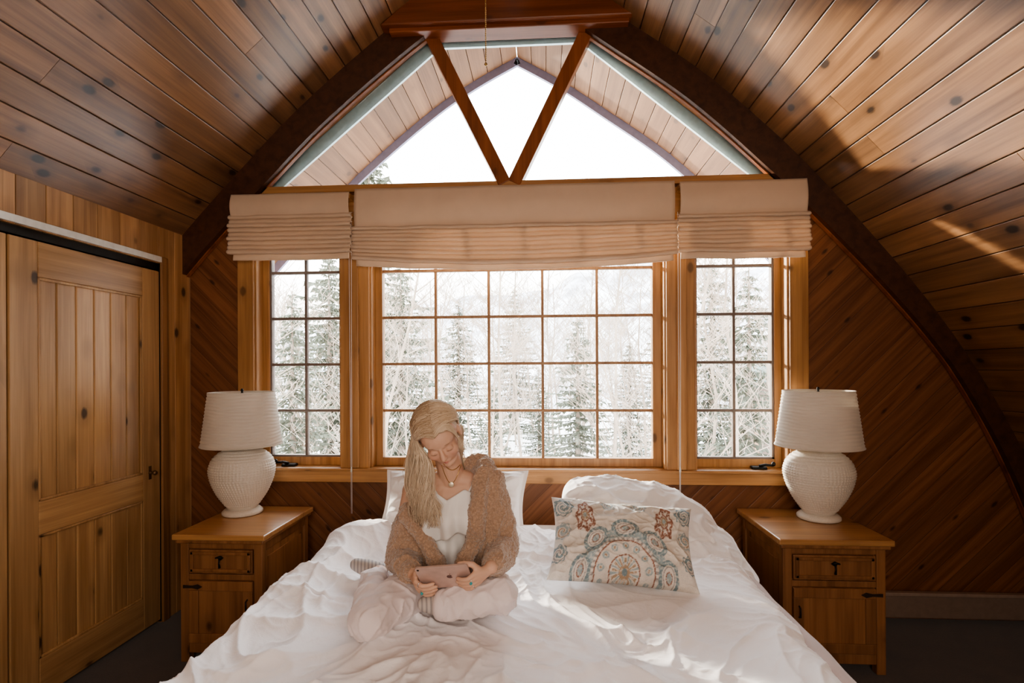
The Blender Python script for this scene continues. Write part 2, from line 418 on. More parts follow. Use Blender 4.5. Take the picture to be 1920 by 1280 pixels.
mb=MB(); mb.box(-2.004,1.617,3.366,3.40,.81,.895); mb.box(-2.0,1.61,3.345,3.40,.885,.903)
mb.box(-1.95,1.56,3.366,3.40,2.50,2.66)
mb.build('trim_4',TRIMX,kind='structure',bevel=.004)
mb=MB()
for x in (-1.222,.847): mb.box(x-.03,x+.03,3.352,3.374,.905,2.5)
mb.build('trim_5',TRIMZ,kind='structure',bevel=.004)
mb=MB(); mb.prism([(X0-.79,3.66),(X0+.79,3.66),(X0+.48,3.88),(X0-.48,3.92)],3.235,3.345)
mb.build('trim_6',REDX,kind='structure',bevel=.008)
MB().box(X0-.74,X0+.74,3.27,3.40,3.635,3.662).build('trim_7',REDX,kind='structure',bevel=.004)
# ---------------------------------------------------------------- left wall with closet
XL=-2.34; mb=MB()
DY0,DY1,DZ=1.27,3.12,2.14
for k in range(36):
    a=-1.7+.1455*k; b=min(a+.1455,YW)
    if a>=YW: break
    a+=.0015
    if b<=DY0+.07 or a>=DY1: mb.box(XL-.05,XL,a,b-.0015,0,2.53)
    elif a<DY0: mb.box(XL-.05,XL,a,b-.0015,0,2.53)
    elif b>DY1: mb.box(XL-.05,XL,max(a,DY1),b-.0015,0,2.53); mb.box(XL-.05,XL,a,DY1-.001,DZ+.05,2.53)
    else: mb.box(XL-.05,XL,a,b-.0015,DZ+.05,2.53)
mb.box(XL-.09,XL-.05,-1.7,DY0,0,2.53,tone=0); mb.box(XL-.09,XL-.05,DY1,YW,0,2.53,tone=0); mb.box(XL-.09,XL-.05,DY0,DY1,DZ+.05,2.53,tone=0)
mb.box(XL-.5,XL-.45,DY0-.2,YW+.1,0,2.6,tone=0).box(XL-.5,XL-.05,YW-.02,YW+.1,0,2.6,tone=0).box(XL-.5,XL-.05,DY0-.2,DY0-.1,0,2.6,tone=0).box(XL-.5,XL-.05,DY0-.2,YW+.1,2.5,2.6,tone=0)
mb.build('wall_left',WALLZ,kind='structure',bevel=.003)
MB().box(XL-.02,XL+.02,-1.7,3.31,2.45,2.53).build('trim_8',DARK,kind='structure',bevel=.004)
mb=MB(); mb.box(XL-.05,XL+.012,DY1-.0,DY1+.055,0,DZ+.09).box(XL-.05,XL+.012,DY0-.06,DY0,0,DZ+.09)
mb.build('trim_9',wood('closet_casing',(.16,.075,.03),(.32,.165,.07),'Z'),kind='structure',bevel=.004)
MB().box(XL-.05,XL+.012,DY0-.06,DY1+.0,DZ+.055,DZ+.09).build('trim_10',WHITE,kind='structure',bevel=.003)
MB().box(XL-.05,XL-.02,DY0,DY1,DZ+.01,DZ+.055).build('trim_11',IRON,kind='structure',bevel=.002)
def closet_door(n,ya,yb,knob):
    d=empty('door_%d'%n,(XL,(ya+yb)/2,0),None,None); d['kind']='structure'
    xf=XL-.004; xb=XL-.042; st=.135
    boxes('stile',PINE_Z,d,[(xb,xf,ya,ya+st,.02,DZ),(xb,xf,yb-st,yb,.02,DZ)],.004)
    boxes('rail',PINE_Y,d,[(xb,xf,ya+st,yb-st,z0,z1) for z0,z1 in ((DZ-.165,DZ),(.775,.93),(.02,.2))],.004)
    nb=6; w=(yb-ya-2*st)/nb
    for z0,z1 in ((.93,DZ-.165),(.2,.775)):
        mb=MB()
        for k in range(nb): mb.box(xb+.006,xf-.014,ya+st+w*k+.001,ya+st+w*(k+1)-.001,z0,z1)
        mb.build('panel',PINE_Z,d,bevel=.006)
        mb=MB(); t=.014
        mb.box(xf-.012,xf-.002,ya+st,yb-st,z0,z0+t).box(xf-.012,xf-.002,ya+st,yb-st,z1-t,z1).box(xf-.012,xf-.002,ya+st,ya+st+t,z0,z1).box(xf-.012,xf-.002,yb-st-t,yb-st,z0,z1)
        mb.build('moulding',PINE_Z,d,bevel=.004)
    if knob:
        M=Matrix.Translation(V((xf,yb-.085,.93)))@Matrix.Rotation(PI/2,4,'Y')
        m2=MB(); m2.lathe([(.012,0),(.01,.008),(.006,.014),(.007,.02),(.013,.026),(.015,.034),(.010,.042),(.002,.044)],n=20)
        m2.v=[M@v for v in m2.v]; m2.build('door_knob',AGED,d,smooth=True)
        m3=MB(); m3.box(xf,xf+.003,yb-.096,yb-.074,.89,.97); m3.build('backplate',AGED,d,bevel=.001)
    return d
closet_door(1,2.20,3.116,True); closet_door(2,1.28,2.19,False)
h=empty('baseboard_heater',(2.3,3.36,0),'long brown metal baseboard heater low on the wall right of the right nightstand','heater')
MB().box(1.78,3.08,3.335,3.395,.03,.17).build('cover',plain('heater_brown',(.26,.19,.15),.5,.1),h,bevel=.006)
MB().box(1.78,3.08,3.325,3.36,.165,.185).build('top_lip',plain('heater_lip',(.40,.30,.24),.4,.2),h,bevel=.003)
boxes('foot',IRON,h,[(1.80,1.82,3.34,3.39,0,.04),(2.9,2.92,3.34,3.39,0,.04)])
# ---------------------------------------------------------------- roman shades
def roman(px0,px1,pyt,pyf,pyb,label,nf,sag,cordx=None):
    yf=3.27
    a=PY(px0,pyt,yf); b=PY(px1,pyt,yf); x0,x1=a.x,b.x
    xm=(px0+px1)/2; zt_=PY(xm,pyt,yf).z; zf=PY(xm,pyf,yf).z; zb_=PY(xm,pyb,yf).z
    r=empty('roman_shade',((x0+x1)/2,yf,zb_),label,'window shade','linen roman shades above the windows')
    nx=90; sd=px0; ins=.014
    def fold(x,k,K):
        u=(x-x0)/(x1-x0)*2-1; s=sag*(1-u*u)*(k/K)**1.2
        return s+.004*noise.noise(V((x*5+sd,k*.05,3)))+.003*noise.noise(V((x*11+sd,k*.3,3)))
    P=[]
    for i in range(nx+1):
        x=x0+ins+(x1-x0-2*ins)*i/nx; col=[]
        for j in range(15):
            t=j/14; z=zt_+(zf-.02-zt_)*t; yy=yf+.0-.016*math.sin(t*PI)+.010*noise.noise(V((x*4+sd,z*3,1)))+.004*math.sin(x*30)*t*noise.noise(V((x*2,0,sd)))
            col.append((x,yy,z-.012*(1-(2*(x-x0)/(x1-x0)-1)**2)*t))
        P.append(col)
    vs,fs=gridmesh(P); m=MB(); m.add(vs,fs); o=m.build('fabric_panel',SHADEF,r,smooth=True); so=o.modifiers.new('s','SOLIDIFY'); so.thickness=.004
    MB().box(x0+ins,x1-ins,yf+.005,3.365,zt_-.035,zt_-.002).build('head_rail',TRIMX,r,bevel=.002)
    P=[]; hh=(zf-zb_)/nf; K=nf*8
    for i in range(nx+1):
        x=x0+(x1-x0)*i/nx; col=[]
        for k in range(K+1):
            t=k/8; kk=int(t); ph=(t-kk)
            z=zf-hh*t; depth=.032+.010*math.sin(kk*2.3+sd)+.008*noise.noise(V((x*3,kk*3.1,sd)))
            yy=yf+.018-depth*abs(math.sin(PI*ph))**.55-.014*(k/K)
            col.append((x,yy,z-hh*.30*math.sin(PI*ph)-fold(x,k,K)))
        P.append(col)
    vs,fs=gridmesh(P); m=MB(); m.add(vs,fs); o=m.build('folded_stack',SHADEF,r,smooth=True); so=o.modifiers.new('s','SOLIDIFY'); so.thickness=.004
    P=[]
    for i in range(nx+1):
        x=x0+.02+(x1-x0-.04)*i/nx; col=[]
        for j in range(5):
            z=zb_+.02-.06*j/4-fold(x,K,K)*.9; col.append((x,yf+.012+.004*math.sin(x*9+j),z))
        P.append(col)
    vs,fs=gridmesh(P); m=MB(); m.add(vs,fs); o=m.build('hem',SHADEF,r,smooth=True); so=o.modifiers.new('s','SOLIDIFY'); so.thickness=.006
    if cordx:
        cx,cy=cordx; p=PY(cx,cy,3.33); q=PY(cx,pyf,3.33)
        for dx in (-.008,.008):
            MB().tube([(p.x+dx,3.32,q.z),(p.x+dx*.7,3.322,(p.z+q.z)/2),(p.x+dx*.3,3.325,p.z)],.0016,6).build('cord',PILLOW,r,smooth=True)
        pz=PY(cx,885,3.33).z
        MB().lathe([(.001,0),(.007,.004),(.006,.02),(.002,.035)],(p.x,3.322,pz),10).build('cord_tassel',WHITE,r,smooth=True)
    return r
roman(430,659,363,400,474,'short left roman shade of beige linen folded up above the left casement window',9,.004,(660,962))
roman(661,1269,347,418,480,'wide middle roman shade of beige linen sagging above the large center window',9,.045)
roman(1270,1517,338,398,470,'short right roman shade of beige linen folded up above the right casement window',9,.004,(1275,925))
def crank(px,py,sg,label):
    p=PY(px,py,3.40); z=ZS+.012; r=empty('window_crank',(p.x,3.42,z),label,'window crank','casement cranks')
    MB().box(p.x-.045,p.x+.045,3.395,3.45,z,z+.018).build('crank_base',IRON,r,bevel=.006)
    MB().tube([(p.x,3.41,z+.02),(p.x+sg*.03,3.39,z+.032),(p.x+sg*.075,3.385,z+.028)],[.010,.008,.007],10).build('crank_arm',IRON,r,smooth=True)
    MB().lathe([(.002,0),(.011,.004),(.013,.014),(.009,.024),(.002,.027)],(p.x+sg*.075,3.385,z+.025),14).build('crank_knob',IRON,r,smooth=True)
crank(540,865,-1,'black crank handle on the sill of the left casement window')
crank(1425,865,1,'black crank handle on the sill of the right casement window')
p=PY(911,118,3.0); mb=MB(); z=p.z
while z<4.05: mb.ell((p.x,3.0,z),.0045,n=8,m=6); z+=.011
mb.ell((p.x,3.0,p.z-.008),.009,n=10,m=8); mb.tube([(p.x,3,p.z),(p.x,3,4.07)],.001,5)
meta(mb.build('pull_chain',BRASS,smooth=True),'thin beaded pull chain hanging in front of the gable window','chain')
# ---------------------------------------------------------------- nightstands
def nightstand(x0,x1,y0,y1,zt_,side,label):
    r=empty('nightstand',((x0+x1)/2,(y0+y1)/2,0),label,'nightstand','wooden nightstands beside the bed')
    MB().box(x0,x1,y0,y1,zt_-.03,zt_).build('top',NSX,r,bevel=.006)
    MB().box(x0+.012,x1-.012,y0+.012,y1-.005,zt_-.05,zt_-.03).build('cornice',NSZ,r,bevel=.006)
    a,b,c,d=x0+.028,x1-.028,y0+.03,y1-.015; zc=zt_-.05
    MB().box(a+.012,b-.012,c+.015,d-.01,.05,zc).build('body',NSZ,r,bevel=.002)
    boxes('leg',NSZ,r,[(xx,xx+.045,yy,yy+.045,0,zc) for xx in (a,b-.045) for yy in (c,d-.045)],.004)
    boxes('rail',NSZ,r,[(a+.045,b-.045,c+.002,c+.02,z0,z1) for z0,z1 in ((zc-.03,zc),(zc-.195,zc-.165),(.05,.10))]+
        [(x,x+.019,c+.045,d-.045,z0,z1) for x in (a+.001,b-.02) for z0,z1 in ((zc-.05,zc),(.05,.10))])
    for xs,sg in ((a+.012,-1),(b-.012,1)):
        xo=xs+sg*.004
        MB().box(min(xs-sg*.002,xo),max(xs-sg*.002,xo),c+.075,d-.075,.14,zc-.09).build('side_panel',NSZ,r,bevel=.003)
    dz0,dz1=zc-.16,zc-.035
    dr=MB().box(a+.05,b-.05,c-.004,c+.016,dz0,dz1).build('drawer',NSZ,r,bevel=.004)
    mb=MB(); t=.016
    mb.box(a+.06,b-.06,c-.012,c-.004,dz1-.01-t,dz1-.01).box(a+.06,b-.06,c-.012,c-.004,dz0+.01,dz0+.01+t).box(a+.06,a+.06+t,c-.012,c-.004,dz0+.01,dz1-.01).box(b-.06-t,b-.06,c-.012,c-.004,dz0+.01,dz1-.01)
    mb.build('drawer_moulding',NSZ,dr,bevel=.003)
    xm=(a+b)/2; zm=(dz0+dz1)/2
    mb=MB(); mb.ell((xm,c-.008,zm+.022),(.012,.006,.012)); mb.tube([(xm-.02,c-.016,zm+.024),(xm,c-.022,zm+.03),(xm+.02,c-.016,zm+.024)],[.004,.006,.004],8)
    mb.tube([(xm,c-.014,zm+.022),(xm,c-.02,zm-.005),(xm,c-.014,zm-.028)],[.005,.0035,.006],8)
    mb.build('drawer_pull',IRON,dr,smooth=True)
    z0,z1=.105,zc-.2
    do=MB().box(a+.05,b-.05,c,c+.018,z0,z1).build('door',NSZ,r,bevel=.004)
    mb=MB(); w=.05
    mb.box(a+.05,b-.05,c-.008,c,z1-w,z1).box(a+.05,b-.05,c-.008,c,z0,z0+w).box(a+.05,a+.05+w,c-.008,c,z0+w,z1-w).box(b-.05-w,b-.05,c-.008,c,z0+w,z1-w)
    mb.build('door_frame',NSZ,do,bevel=.003)
    xs=a+.02 if side<0 else b-.02; sgn=1 if side<0 else -1
    for zz in (z1-.03,):
        MB().prism([(xs,zz-.007),(xs,zz+.010),(xs+sgn*.05,zz+.008),(xs+sgn*.08,zz+.015),(xs+sgn*.105,zz+.002),(xs+sgn*.08,zz-.012),(xs+sgn*.05,zz-.005)],c-.011,c-.007).build('hinge',OLDIRON,do,bevel=.001)
    xs=b-.075 if side<0 else a+.075
    MB().tube([(xs,c-.01,.34),(xs,c-.026,.335),(xs,c-.026,.29),(xs,c-.01,.285)],.004,8).build('door_pull',OLDIRON,do,smooth=True)
    return r
nightstand(-1.95,-1.45,2.67,3.26,.68,-1,'left wooden nightstand between the closet door and the bed, iron drawer pull')
nightstand(1.165,1.72,2.735,3.33,.68,1,'right wooden nightstand between the bed and the dark slanted wall')
# ---------------------------------------------------------------- lamps
def lamp():
    r=empty('table_lamp',(0,0,0),'','lamp','cream ceramic table lamps')
    MB().lathe([(.0,0),(.105,0),(.112,.006),(.112,.018),(.10,.03),(.085,.034),(.06,.036)],n=64).build('lamp_foot',CERAM,r,smooth=True)
    pr=cat([(.078,.034),(.096,.06),(.135,.12),(.164,.185),(.181,.25),(.177,.295),(.156,.34),(.114,.376),(.068,.392),(.05,.40),(.046,.415)],14)
    def tex(t,z,q):
        if z<.05 or z>.388: return 0
        if z<.22: return .0024*math.sin(z*2*PI/.014)+.0016*math.sin(t*60+z*90)
        if z<.32: return .0046*max(0,math.sin(t*30+z*220)*math.sin(t*30-z*220))-.0015
        return .0026*math.sin(z*2*PI/.0145)*(1+.4*math.sin(t*60))
    MB().lathe([(p.x,p.y) for p in pr],n=260,fn=tex).build('lamp_base',CERAM,r,smooth=True)
    zs=[.412+.31*k/120 for k in range(121)]
    def rip(t,z,q): return .0016*math.sin(z*2*PI/.019+1.3*math.sin(t*3+z*9)+.7*math.sin(t*7-z*20))+.0007*math.sin(z*2*PI/.008+t*2)
    pr=[(.222-.040*(z-.412)/.31,z) for z in zs]
    o=MB().lathe(pr,n=160,fn=rip,closed=False).build('lamp_shade',LSHADE,r,smooth=True); so=o.modifiers.new('s','SOLIDIFY'); so.thickness=.003
    for rr,zz,tt in ((.223,.412,.004),(.182,.722,.003)):
        MB().tube([(rr*math.cos(t),rr*math.sin(t),zz) for t in [2*PI*k/64 for k in range(64)]],tt,8,closed=True).build('shade_rim',LSHADE,o,smooth=True)
    mb=MB(); mb.tube([(0,0,.41),(0,0,.47)],.014,12); mb.tube([(.0,0,.45),(.06,0,.52),(.07,0,.62),(.03,0,.70),(0,0,.715),(-.03,0,.70),(-.07,0,.62),(-.06,0,.52),(0,0,.45)],.0025,8)
    mb.tube([(0,0,.715),(.18,0,.72)],.002,6).tube([(0,0,.715),(-.09,.155,.72)],.002,6).tube([(0,0,.715),(-.09,-.155,.72)],.002,6)
    mb.build('harp',BRASS,r,smooth=True)
    MB().lathe([(.003,0),(.008,.004),(.005,.010),(.009,.018),(.006,.027),(.001,.031)],(0,0,.715),14).build('finial',IRON,r,smooth=True)
    return r
def dup(root,loc,rz,label):
    r=root.copy(); COL.objects.link(r); r.location=loc; r.rotation_euler=(0,0,rz); r['label']=label
    for ch in list(root.children):
        c=ch.copy(); COL.objects.link(c); c.parent=r
        for g_ in ch.children:
            d=g_.copy(); COL.objects.link(d); d.parent=c
    return r
L=lamp(); p=PZ(455,962,.68); p2=PZ(1535,972,.68)
L.location=(p.x,p.y,.681); L['label']='left cream ceramic table lamp on the nightstand by the closet door'
dup(L,(p2.x,p2.y,.681),1.1,'right cream ceramic table lamp, sunlit with window shadows, on the right nightstand')
# ---------------------------------------------------------------- bed, duvet, pillows
BX0,BX1,BY0,BY1=-1.02,.87,1.16,3.26; BXC=(BX0+BX1)/2
bed=empty('bed',(BXC,(BY0+BY1)/2,0),'wide low bed under the window, mostly covered by rumpled bedding','bed')
MB().box(BX0+.05,BX1-.05,BY0+.06,BY1,.10,.34).build('box_base',BLANK,bed,bevel=.02)
MB().box(BX0+.04,BX1-.04,BY0+.04,BY1,.345,.60).build('mattress',PILLOW,bed,bevel=.06)
for xx in (BX0+.12,BX1-.12):
    for yy in (BY0+.14,BY1-.1): MB().box(xx-.03,xx+.03,yy-.03,yy+.03,0,.10).build('leg',NSZ,bed,bevel=.004)
WX,WY=-.30,1.95
def drape(sx,v,xl,xr,yf,r):
    x=sx;y=v;dz=0
    for e,sg in ((xr,1),(xl,-1)):
        q=(sx-e)*sg
        if q>0:
            L=r*PI/2
            if q<L: a=q/r; x=e+sg*r*math.sin(a); dz-=r*(1-math.cos(a))
            else: x=e+sg*(r+.12*(q-L)); dz-=r+(q-L)*.99
    q=yf-v
    if q>0:
        L=r*PI/2
        if q<L: a=q/r; y=yf-r*math.sin(a); dz-=r*(1-math.cos(a))
        else: y=yf-r-.1*(q-L); dz-=r+(q-L)*.99
    return x,y,dz
def duvet():
    nx,ny=440,440; s0,s1=-1.42,.98; v0,v1=.78,3.02; P=[]
    N=noise.noise
    for i in range(nx+1):
        sx=s0+(s1-s0)*i/nx; col=[]
        for j in range(ny+1):
            v=v0+(v1-v0)*j/ny
            vv=v-.10*max(0,(v-2.6)/.42)*(1+N(V((sx*2.2,5,0))))
            x,y,dz=drape(sx,vv,BX0+.03,BX1-.10,BY0+.10,.11)
            w=V((sx+.25*N(V((sx*1.7,v*1.7,4))),v+.25*N(V((sx*1.7,v*1.7,9))),0))
            h=.020*N(V((sx*2.1,v*2.1,2)))+.024*rid((w.x,w.y),2.1,3.1,3.5)+.018*rid((w.x*1.5+w.y*.7,w.y*.8),3.4,7.7,4)+.010*rid((w.x,w.y),6.5,1.3,4)+.0042*rid((w.x*.8+w.y,w.y-.5*w.x),12,5.3,3)+.0015*rid((w.x,w.y*1.2),24,9.3,3)
            dx,dy=sx-WX,v-WY; rr=math.hypot(dx,dy); th=math.atan2(dy,dx)
            h+=.022*math.exp(-((rr-.66)/.26)**2)*(1-abs(math.sin(th*8+3*N(V((rr*2,th,1))))))**1.5
            h*=1-.8*math.exp(-((sx-.40)/.38)**4-((v-2.08)/.2)**2)
            h-=.03*math.exp(-(rr/.3)**2)
            h+=.10*math.exp(-((sx+.86)/.22)**2-((v-2.62)/.2)**2)+.05*math.exp(-((sx+.95)/.12)**2-((v-2.2)/.5)**2)
            side=1 if sx<BXC else -1
            drop=min(1,-dz/.15)
            fz=.035*drop*math.sin(v*11+2*N(V((v*2,sx,3))))
            edge=.04*N(V((v*1.6,side*3,6)))*max(0,min(1,(abs(sx-BXC)-.7)/.2))
            x+=(-1 if sx<BX0 else (1 if sx>BX1-.1 else 0))*abs(fz)+edge
            if v<BY0+.1: y-=abs(.03*math.sin(sx*12))*min(1,(BY0+.1-v)/.2)
            z=.665+dz+h*(1-.5*drop)
            ed=max(0,(v-2.9)/.12); z-=.04*ed*ed
            col.append((x,y,max(z,.06)))
        P.append(col)
    vs,fs=gridmesh(P); m=MB(); m.add(vs,fs); o=m.build('duvet',DUVET,smooth=True)
    so=o.modifiers.new('s','SOLIDIFY'); so.thickness=.02; so.offset=-1
    meta(o,'rumpled white duvet with pinkish folds spread over the bed','duvet'); return o
duvet_o=duvet()
def blanket():
    nx,ny=120,120; P=[]
    for i in range(nx+1):
        sx=.55+(.95)*i/nx; col=[]
        for j in range(ny+1):
            v=BY0+.06+(3.2-BY0-.06)*j/ny
            x,y,dz=drape(sx,v,-9,BX1-.01,-9,.07)
            h=.006*noise.noise(V((sx*6,v*6,2))); dr=min(1,-dz/.2)
            x+=.022*dr*math.sin(v*14+noise.noise(V((v*3,0,0)))*3)
            col.append((x,y,max(.635+dz+h,.05)))
        P.append(col)
    vs,fs=gridmesh(P); m=MB(); m.add(vs,fs); o=m.build('blanket',BLANK,smooth=True); so=o.modifiers.new('s','SOLIDIFY'); so.thickness=.012
    meta(o,'dusty pink blanket hanging over the right edge of the bed below the duvet','blanket')
blanket()
def pillow(name,c,w,h,t,right,up,label,mat=PILLOW,group=None,flange=0,wr=.010,cf=None,nu=110,nv=80,pinch=.07,seed=0,cat_='pillow',rc=.09,slump=0):
    right=V(right).normalized(); up=V(up); up=(up-right*up.dot(right)).normalized(); nrm=right.cross(up)
    vs=[];fs=[];cols=[]; c=V(c)
    for side in (1,-1):
        base=len(vs)
        for i in range(nu+1):
            for j in range(nv+1):
                u=-1+2*i/nu; v=-1+2*j/nv
                u2=math.sin(u*PI/2*.98)/math.sin(PI/2*.98); v2=math.sin(v*PI/2*.98)/math.sin(PI/2*.98)
                inner=1-flange
                uu=min(1,abs(u2)/inner); vv=min(1,abs(v2)/inner)
                T=t/2*math.sqrt(max(0,1-uu**2.6))*math.sqrt(max(0,1-vv**2.6))
                x=u2*w/2*(1-pinch*(1-v2*v2))*(1-rc*abs(v2)**5); y=v2*h/2*(1-pinch*(1-u2*u2))*(1-rc*abs(u2)**5)
                n_=wr*(noise.noise(V((u2*2.5+seed,v2*2.5,side)))+.9*rid((u2+seed,v2*.8),2.6,seed+2,3)+.4*rid((u2+seed,v2*.8),7,seed+2,3)-.3)*min(1,T/(t*.2))
                n_+=flange*.05*noise.noise(V((u2*5,v2*5,seed)))
                vs.append(c+right*x+up*y+nrm*(side*(T+.003)+n_)+V((0,0,-slump*max(0,u2)**2*(v2+1)/2)))
                cols.append(cf(u2,v2) if cf else (1,1,1))
        for i in range(nu):
            for j in range(nv):
                q=(base+i*(nv+1)+j,base+(i+1)*(nv+1)+j,base+(i+1)*(nv+1)+j+1,base+i*(nv+1)+j+1)
                fs.append(q if side>0 else q[::-1])
    N=(nu+1)*(nv+1)
    def rim(a,b): fs.append((a,a+N,b+N,b))
    for i in range(nu): rim(i*(nv+1),(i+1)*(nv+1)); rim((i+1)*(nv+1)+nv,i*(nv+1)+nv)
    for j in range(nv): rim(j+1,j); rim(nu*(nv+1)+j,nu*(nv+1)+j+1)
    m=MB(); m.add(vs,fs,.5); me=m.mesh(name)
    if cf:
        ca=me.color_attributes.new('Col','FLOAT_COLOR','POINT'); ca.data.foreach_set('color',[q for cc in cols for q in (*cc,1)])
    o=link(name,me,mat,None,True,(c.x,c.y,min(v.z for v in vs)))
    return meta(o,label,cat_,group)
G='white bed pillows at the head of the bed'
c=PY(850,950,2.92); pillow('pillow',c,.84,.46,.24,(1,0,0),(0,.8,1),'white pillow leaning behind the seated woman',group=G,flange=.05,seed=3,wr=.018,pinch=.09,rc=.02)
c=PY(1203,980,2.70); pillow('pillow',c,.82,.50,.28,(1,.05,-.15),(0,.8,.55),'plump white pillow behind the patterned cushion, uppermost',group=G,seed=9,wr=.020,pinch=.02,rc=.15,slump=.09)
c=PY(1262,1026,2.60); pillow('pillow',c,.72,.46,.17,(1,.06,-.08),(0,.93,.32),'white pillow lying flat under the plump one, its right corner showing',group=G,flange=.06,seed=14,slump=.03)
CREAM=(.74,.685,.62);TE=(.22,.30,.33);TE2=(.36,.44,.46);RB=(.32,.16,.115);GO=(.44,.32,.22);GR=(.38,.36,.35)
def pat(u,v):
    X=u*1.7;Y=v;ax=abs(X); col=CREAM
    dx,dy=X/1.28,(Y+.86)/1.28; r=math.hypot(dx,dy); th=math.atan2(dx,dy)
    if r<.10: col=GO if r>.05 else TE
    elif r<.26:
        q=math.cos(th*13); col=GO if q>.35 and r<.23 else (TE2 if q<-.6 else CREAM)
    elif r<.285: col=RB
    elif r<.33: col=CREAM
    elif r<.52:
        k=math.cos(th*13); rr=(r-.43)/.07
        d=math.hypot(rr,(math.acos(max(-1,min(1,k)))/PI)*1.6)
        col=TE2 if .5<d<.95 else (GO if d<.35 else CREAM)
    elif r<.545: col=RB
    elif r<.60: col=CREAM if math.cos(th*40)>0 else GR
    elif r<1.0:
        k=math.acos(max(-1,min(1,math.cos(th*8))))/PI; rr=(r-.78)/.18; d=math.hypot(rr,k*1.15)
        if .70<d<1.0: col=TE if math.cos(th*56)>-.6 else TE2
        elif .52<d<.60: col=GR
        elif d<.26: col=TE2
        elif d<.34: col=RB
        elif d>=1.0 and r<.78: col=TE2
    def sw(cx,cy,R,c1,c2):
        ddx,ddy=ax-cx,Y-cy; q=math.hypot(ddx,ddy); a=math.atan2(ddy,ddx)
        R2=R*(1+.1*math.cos(a*8))
        if q<R2:
            sp=math.sin(q/R*9+a*1.0)
            if q/R2>.86: return c1
            return c1 if sp>.2 else (c2 if sp<-.75 else CREAM)
        return None
    for a_ in ((1.56,-.50,.20,TE,GR),(1.52,.05,.20,TE2,GO),(1.48,.66,.24,TE,TE2),(.36,.80,.18,TE2,GR),(0,.97,.14,TE2,GO)):
        q=sw(*a_)
        if q: col=q
    ex,ey=(ax-.97)/.24,(Y-.42)/.42; d=math.hypot(ex,ey+.3*ex*ex)
    if d<1.15:
        a=math.atan2(ey,ex); L=.95+.12*math.cos(a*7)
        if d<L: col=RB if (d>L-.20 or .34<d<.45 or (.45<=d<L-.20 and math.cos(a*7)>.45)) else (TE2 if d<.18 else (GO if .18<=d<.32 else CREAM))
    n1=.9+.12*noise.noise(V((X*60,Y*60,0)))+.1*noise.noise(V((X*9,Y*9,5)))
    if noise.noise(V((X*22,Y*22,9)))>.2 and col!=CREAM: col=tuple((a+b)/2 for a,b in zip(col,CREAM))
    return tuple(q*n1 for q in col)
c=PY(1165,1018,2.20)
pillow('cushion',c,.59,.345,.22,(1,-.02,-.07),(0,.75,1),'rectangular cushion with teal and rust medallion pattern leaning on the white pillows',attrmat('medallion_fabric','Col',.85,0,.3,500),cf=pat,nu=300,nv=190,pinch=.085,wr=.014,seed=5,cat_='cushion',rc=.0)
# ---------------------------------------------------------------- person
HC=PY(824,816,1.88); HS=.94
fw=V((.23,-.757,-.60)).normalized(); u0=V((-.33,0,1)); up=(u0-fw*u0.dot(fw)).normalized(); ri=up.cross(fw)
AX=(ri,fw,up)
def HL(a,b,c): return HC+(ri*a+fw*b+up*c)*HS
def hr(*a): return tuple(x*HS for x in a)
B=MB()
B.ell(HL(0,-.015,.030),hr(.076,.096,.086),AX,32,24)
B.ell(HL(0,.028,-.028),hr(.058,.062,.072),AX,28,20)
B.ell(HL(0,.035,.03),hr(.062,.054,.05),AX)
B.ell(HL(0,.070,-.083),hr(.018,.017,.017),AX)
B.cap(HL(-.048,.0,-.045),HL(-.015,.062,-.081),.018,.016); B.cap(HL(.048,.0,-.045),HL(.015,.062,-.081),.018,.016)
B.cap(HL(0,.083,.010),HL(0,.104,-.022),.0068,.0095); B.ell(HL(-.009,.097,-.025),.0062,AX); B.ell(HL(.009,.097,-.025),.0062,AX)
B.ell(HL(-.033,.058,-.026),hr(.027,.026,.027),AX); B.ell(HL(.033,.058,-.026),hr(.027,.026,.027),AX)
B.cap(HL(-.036,.072,.024),HL(-.010,.080,.019),.008,.008); B.cap(HL(.036,.072,.024),HL(.010,.080,.019),.008,.008)
for s in (-1,1):
    B.ell(HL(s*.030,.075,-.002),hr(.0155,.0135,.011),AX)
    B.cap(HL(s*.002,.090,-.049),HL(s*.016,.084,-.052),.0056,.003); B.cap(HL(0,.089,-.058),HL(s*.013,.084,-.056),.0066,.003)
    B.ell(HL(s*.077,-.008,-.012),hr(.008,.017,.028),AX)
nb=PY(848,897,1.99)
B.cap(HL(0,-.03,-.05),nb,.046,.050)
sL=PY(913,915,1.99); sR=PY(776,920,1.99)
B.cap(sL,sR,.044,.044); B.cap(nb,sL.lerp(nb,.25)+V((0,0,.01)),.045,.034); B.cap(nb,sR.lerp(nb,.25)+V((0,0,.01)),.045,.034)
B.ell(PY(847,950,2.01),(.128,.083,.13)); B.ell(PY(845,1020,2.06),(.112,.082,.13)); B.ell(PY(845,1072,2.10),(.15,.11,.09))
B.ell(PY(824,957,1.95),(.048,.048,.05)); B.ell(PY(870,957,1.95),(.048,.048,.05))
TC=PY(834,1080,1.74); tn=V((.02,-.80,-.60)).normalized(); ts=V((1,0,.16)); ts=(ts-tn*ts.dot(tn)).normalized(); tu=ts.cross(tn)
if tu.z<0: tu=-tu
def TL(s,w,n): return TC+ts*s+tu*w+tn*n
eL=PY(948,1028,2.0); eR=PY(746,1046,1.98)
wL=TL(.150,-.02,-.035); wR=TL(-.128,-.045,-.050)
B.chain([sL,eL,wL],[.042,.034,.023]); B.chain([sR,eR,wR],[.042,.034,.023])
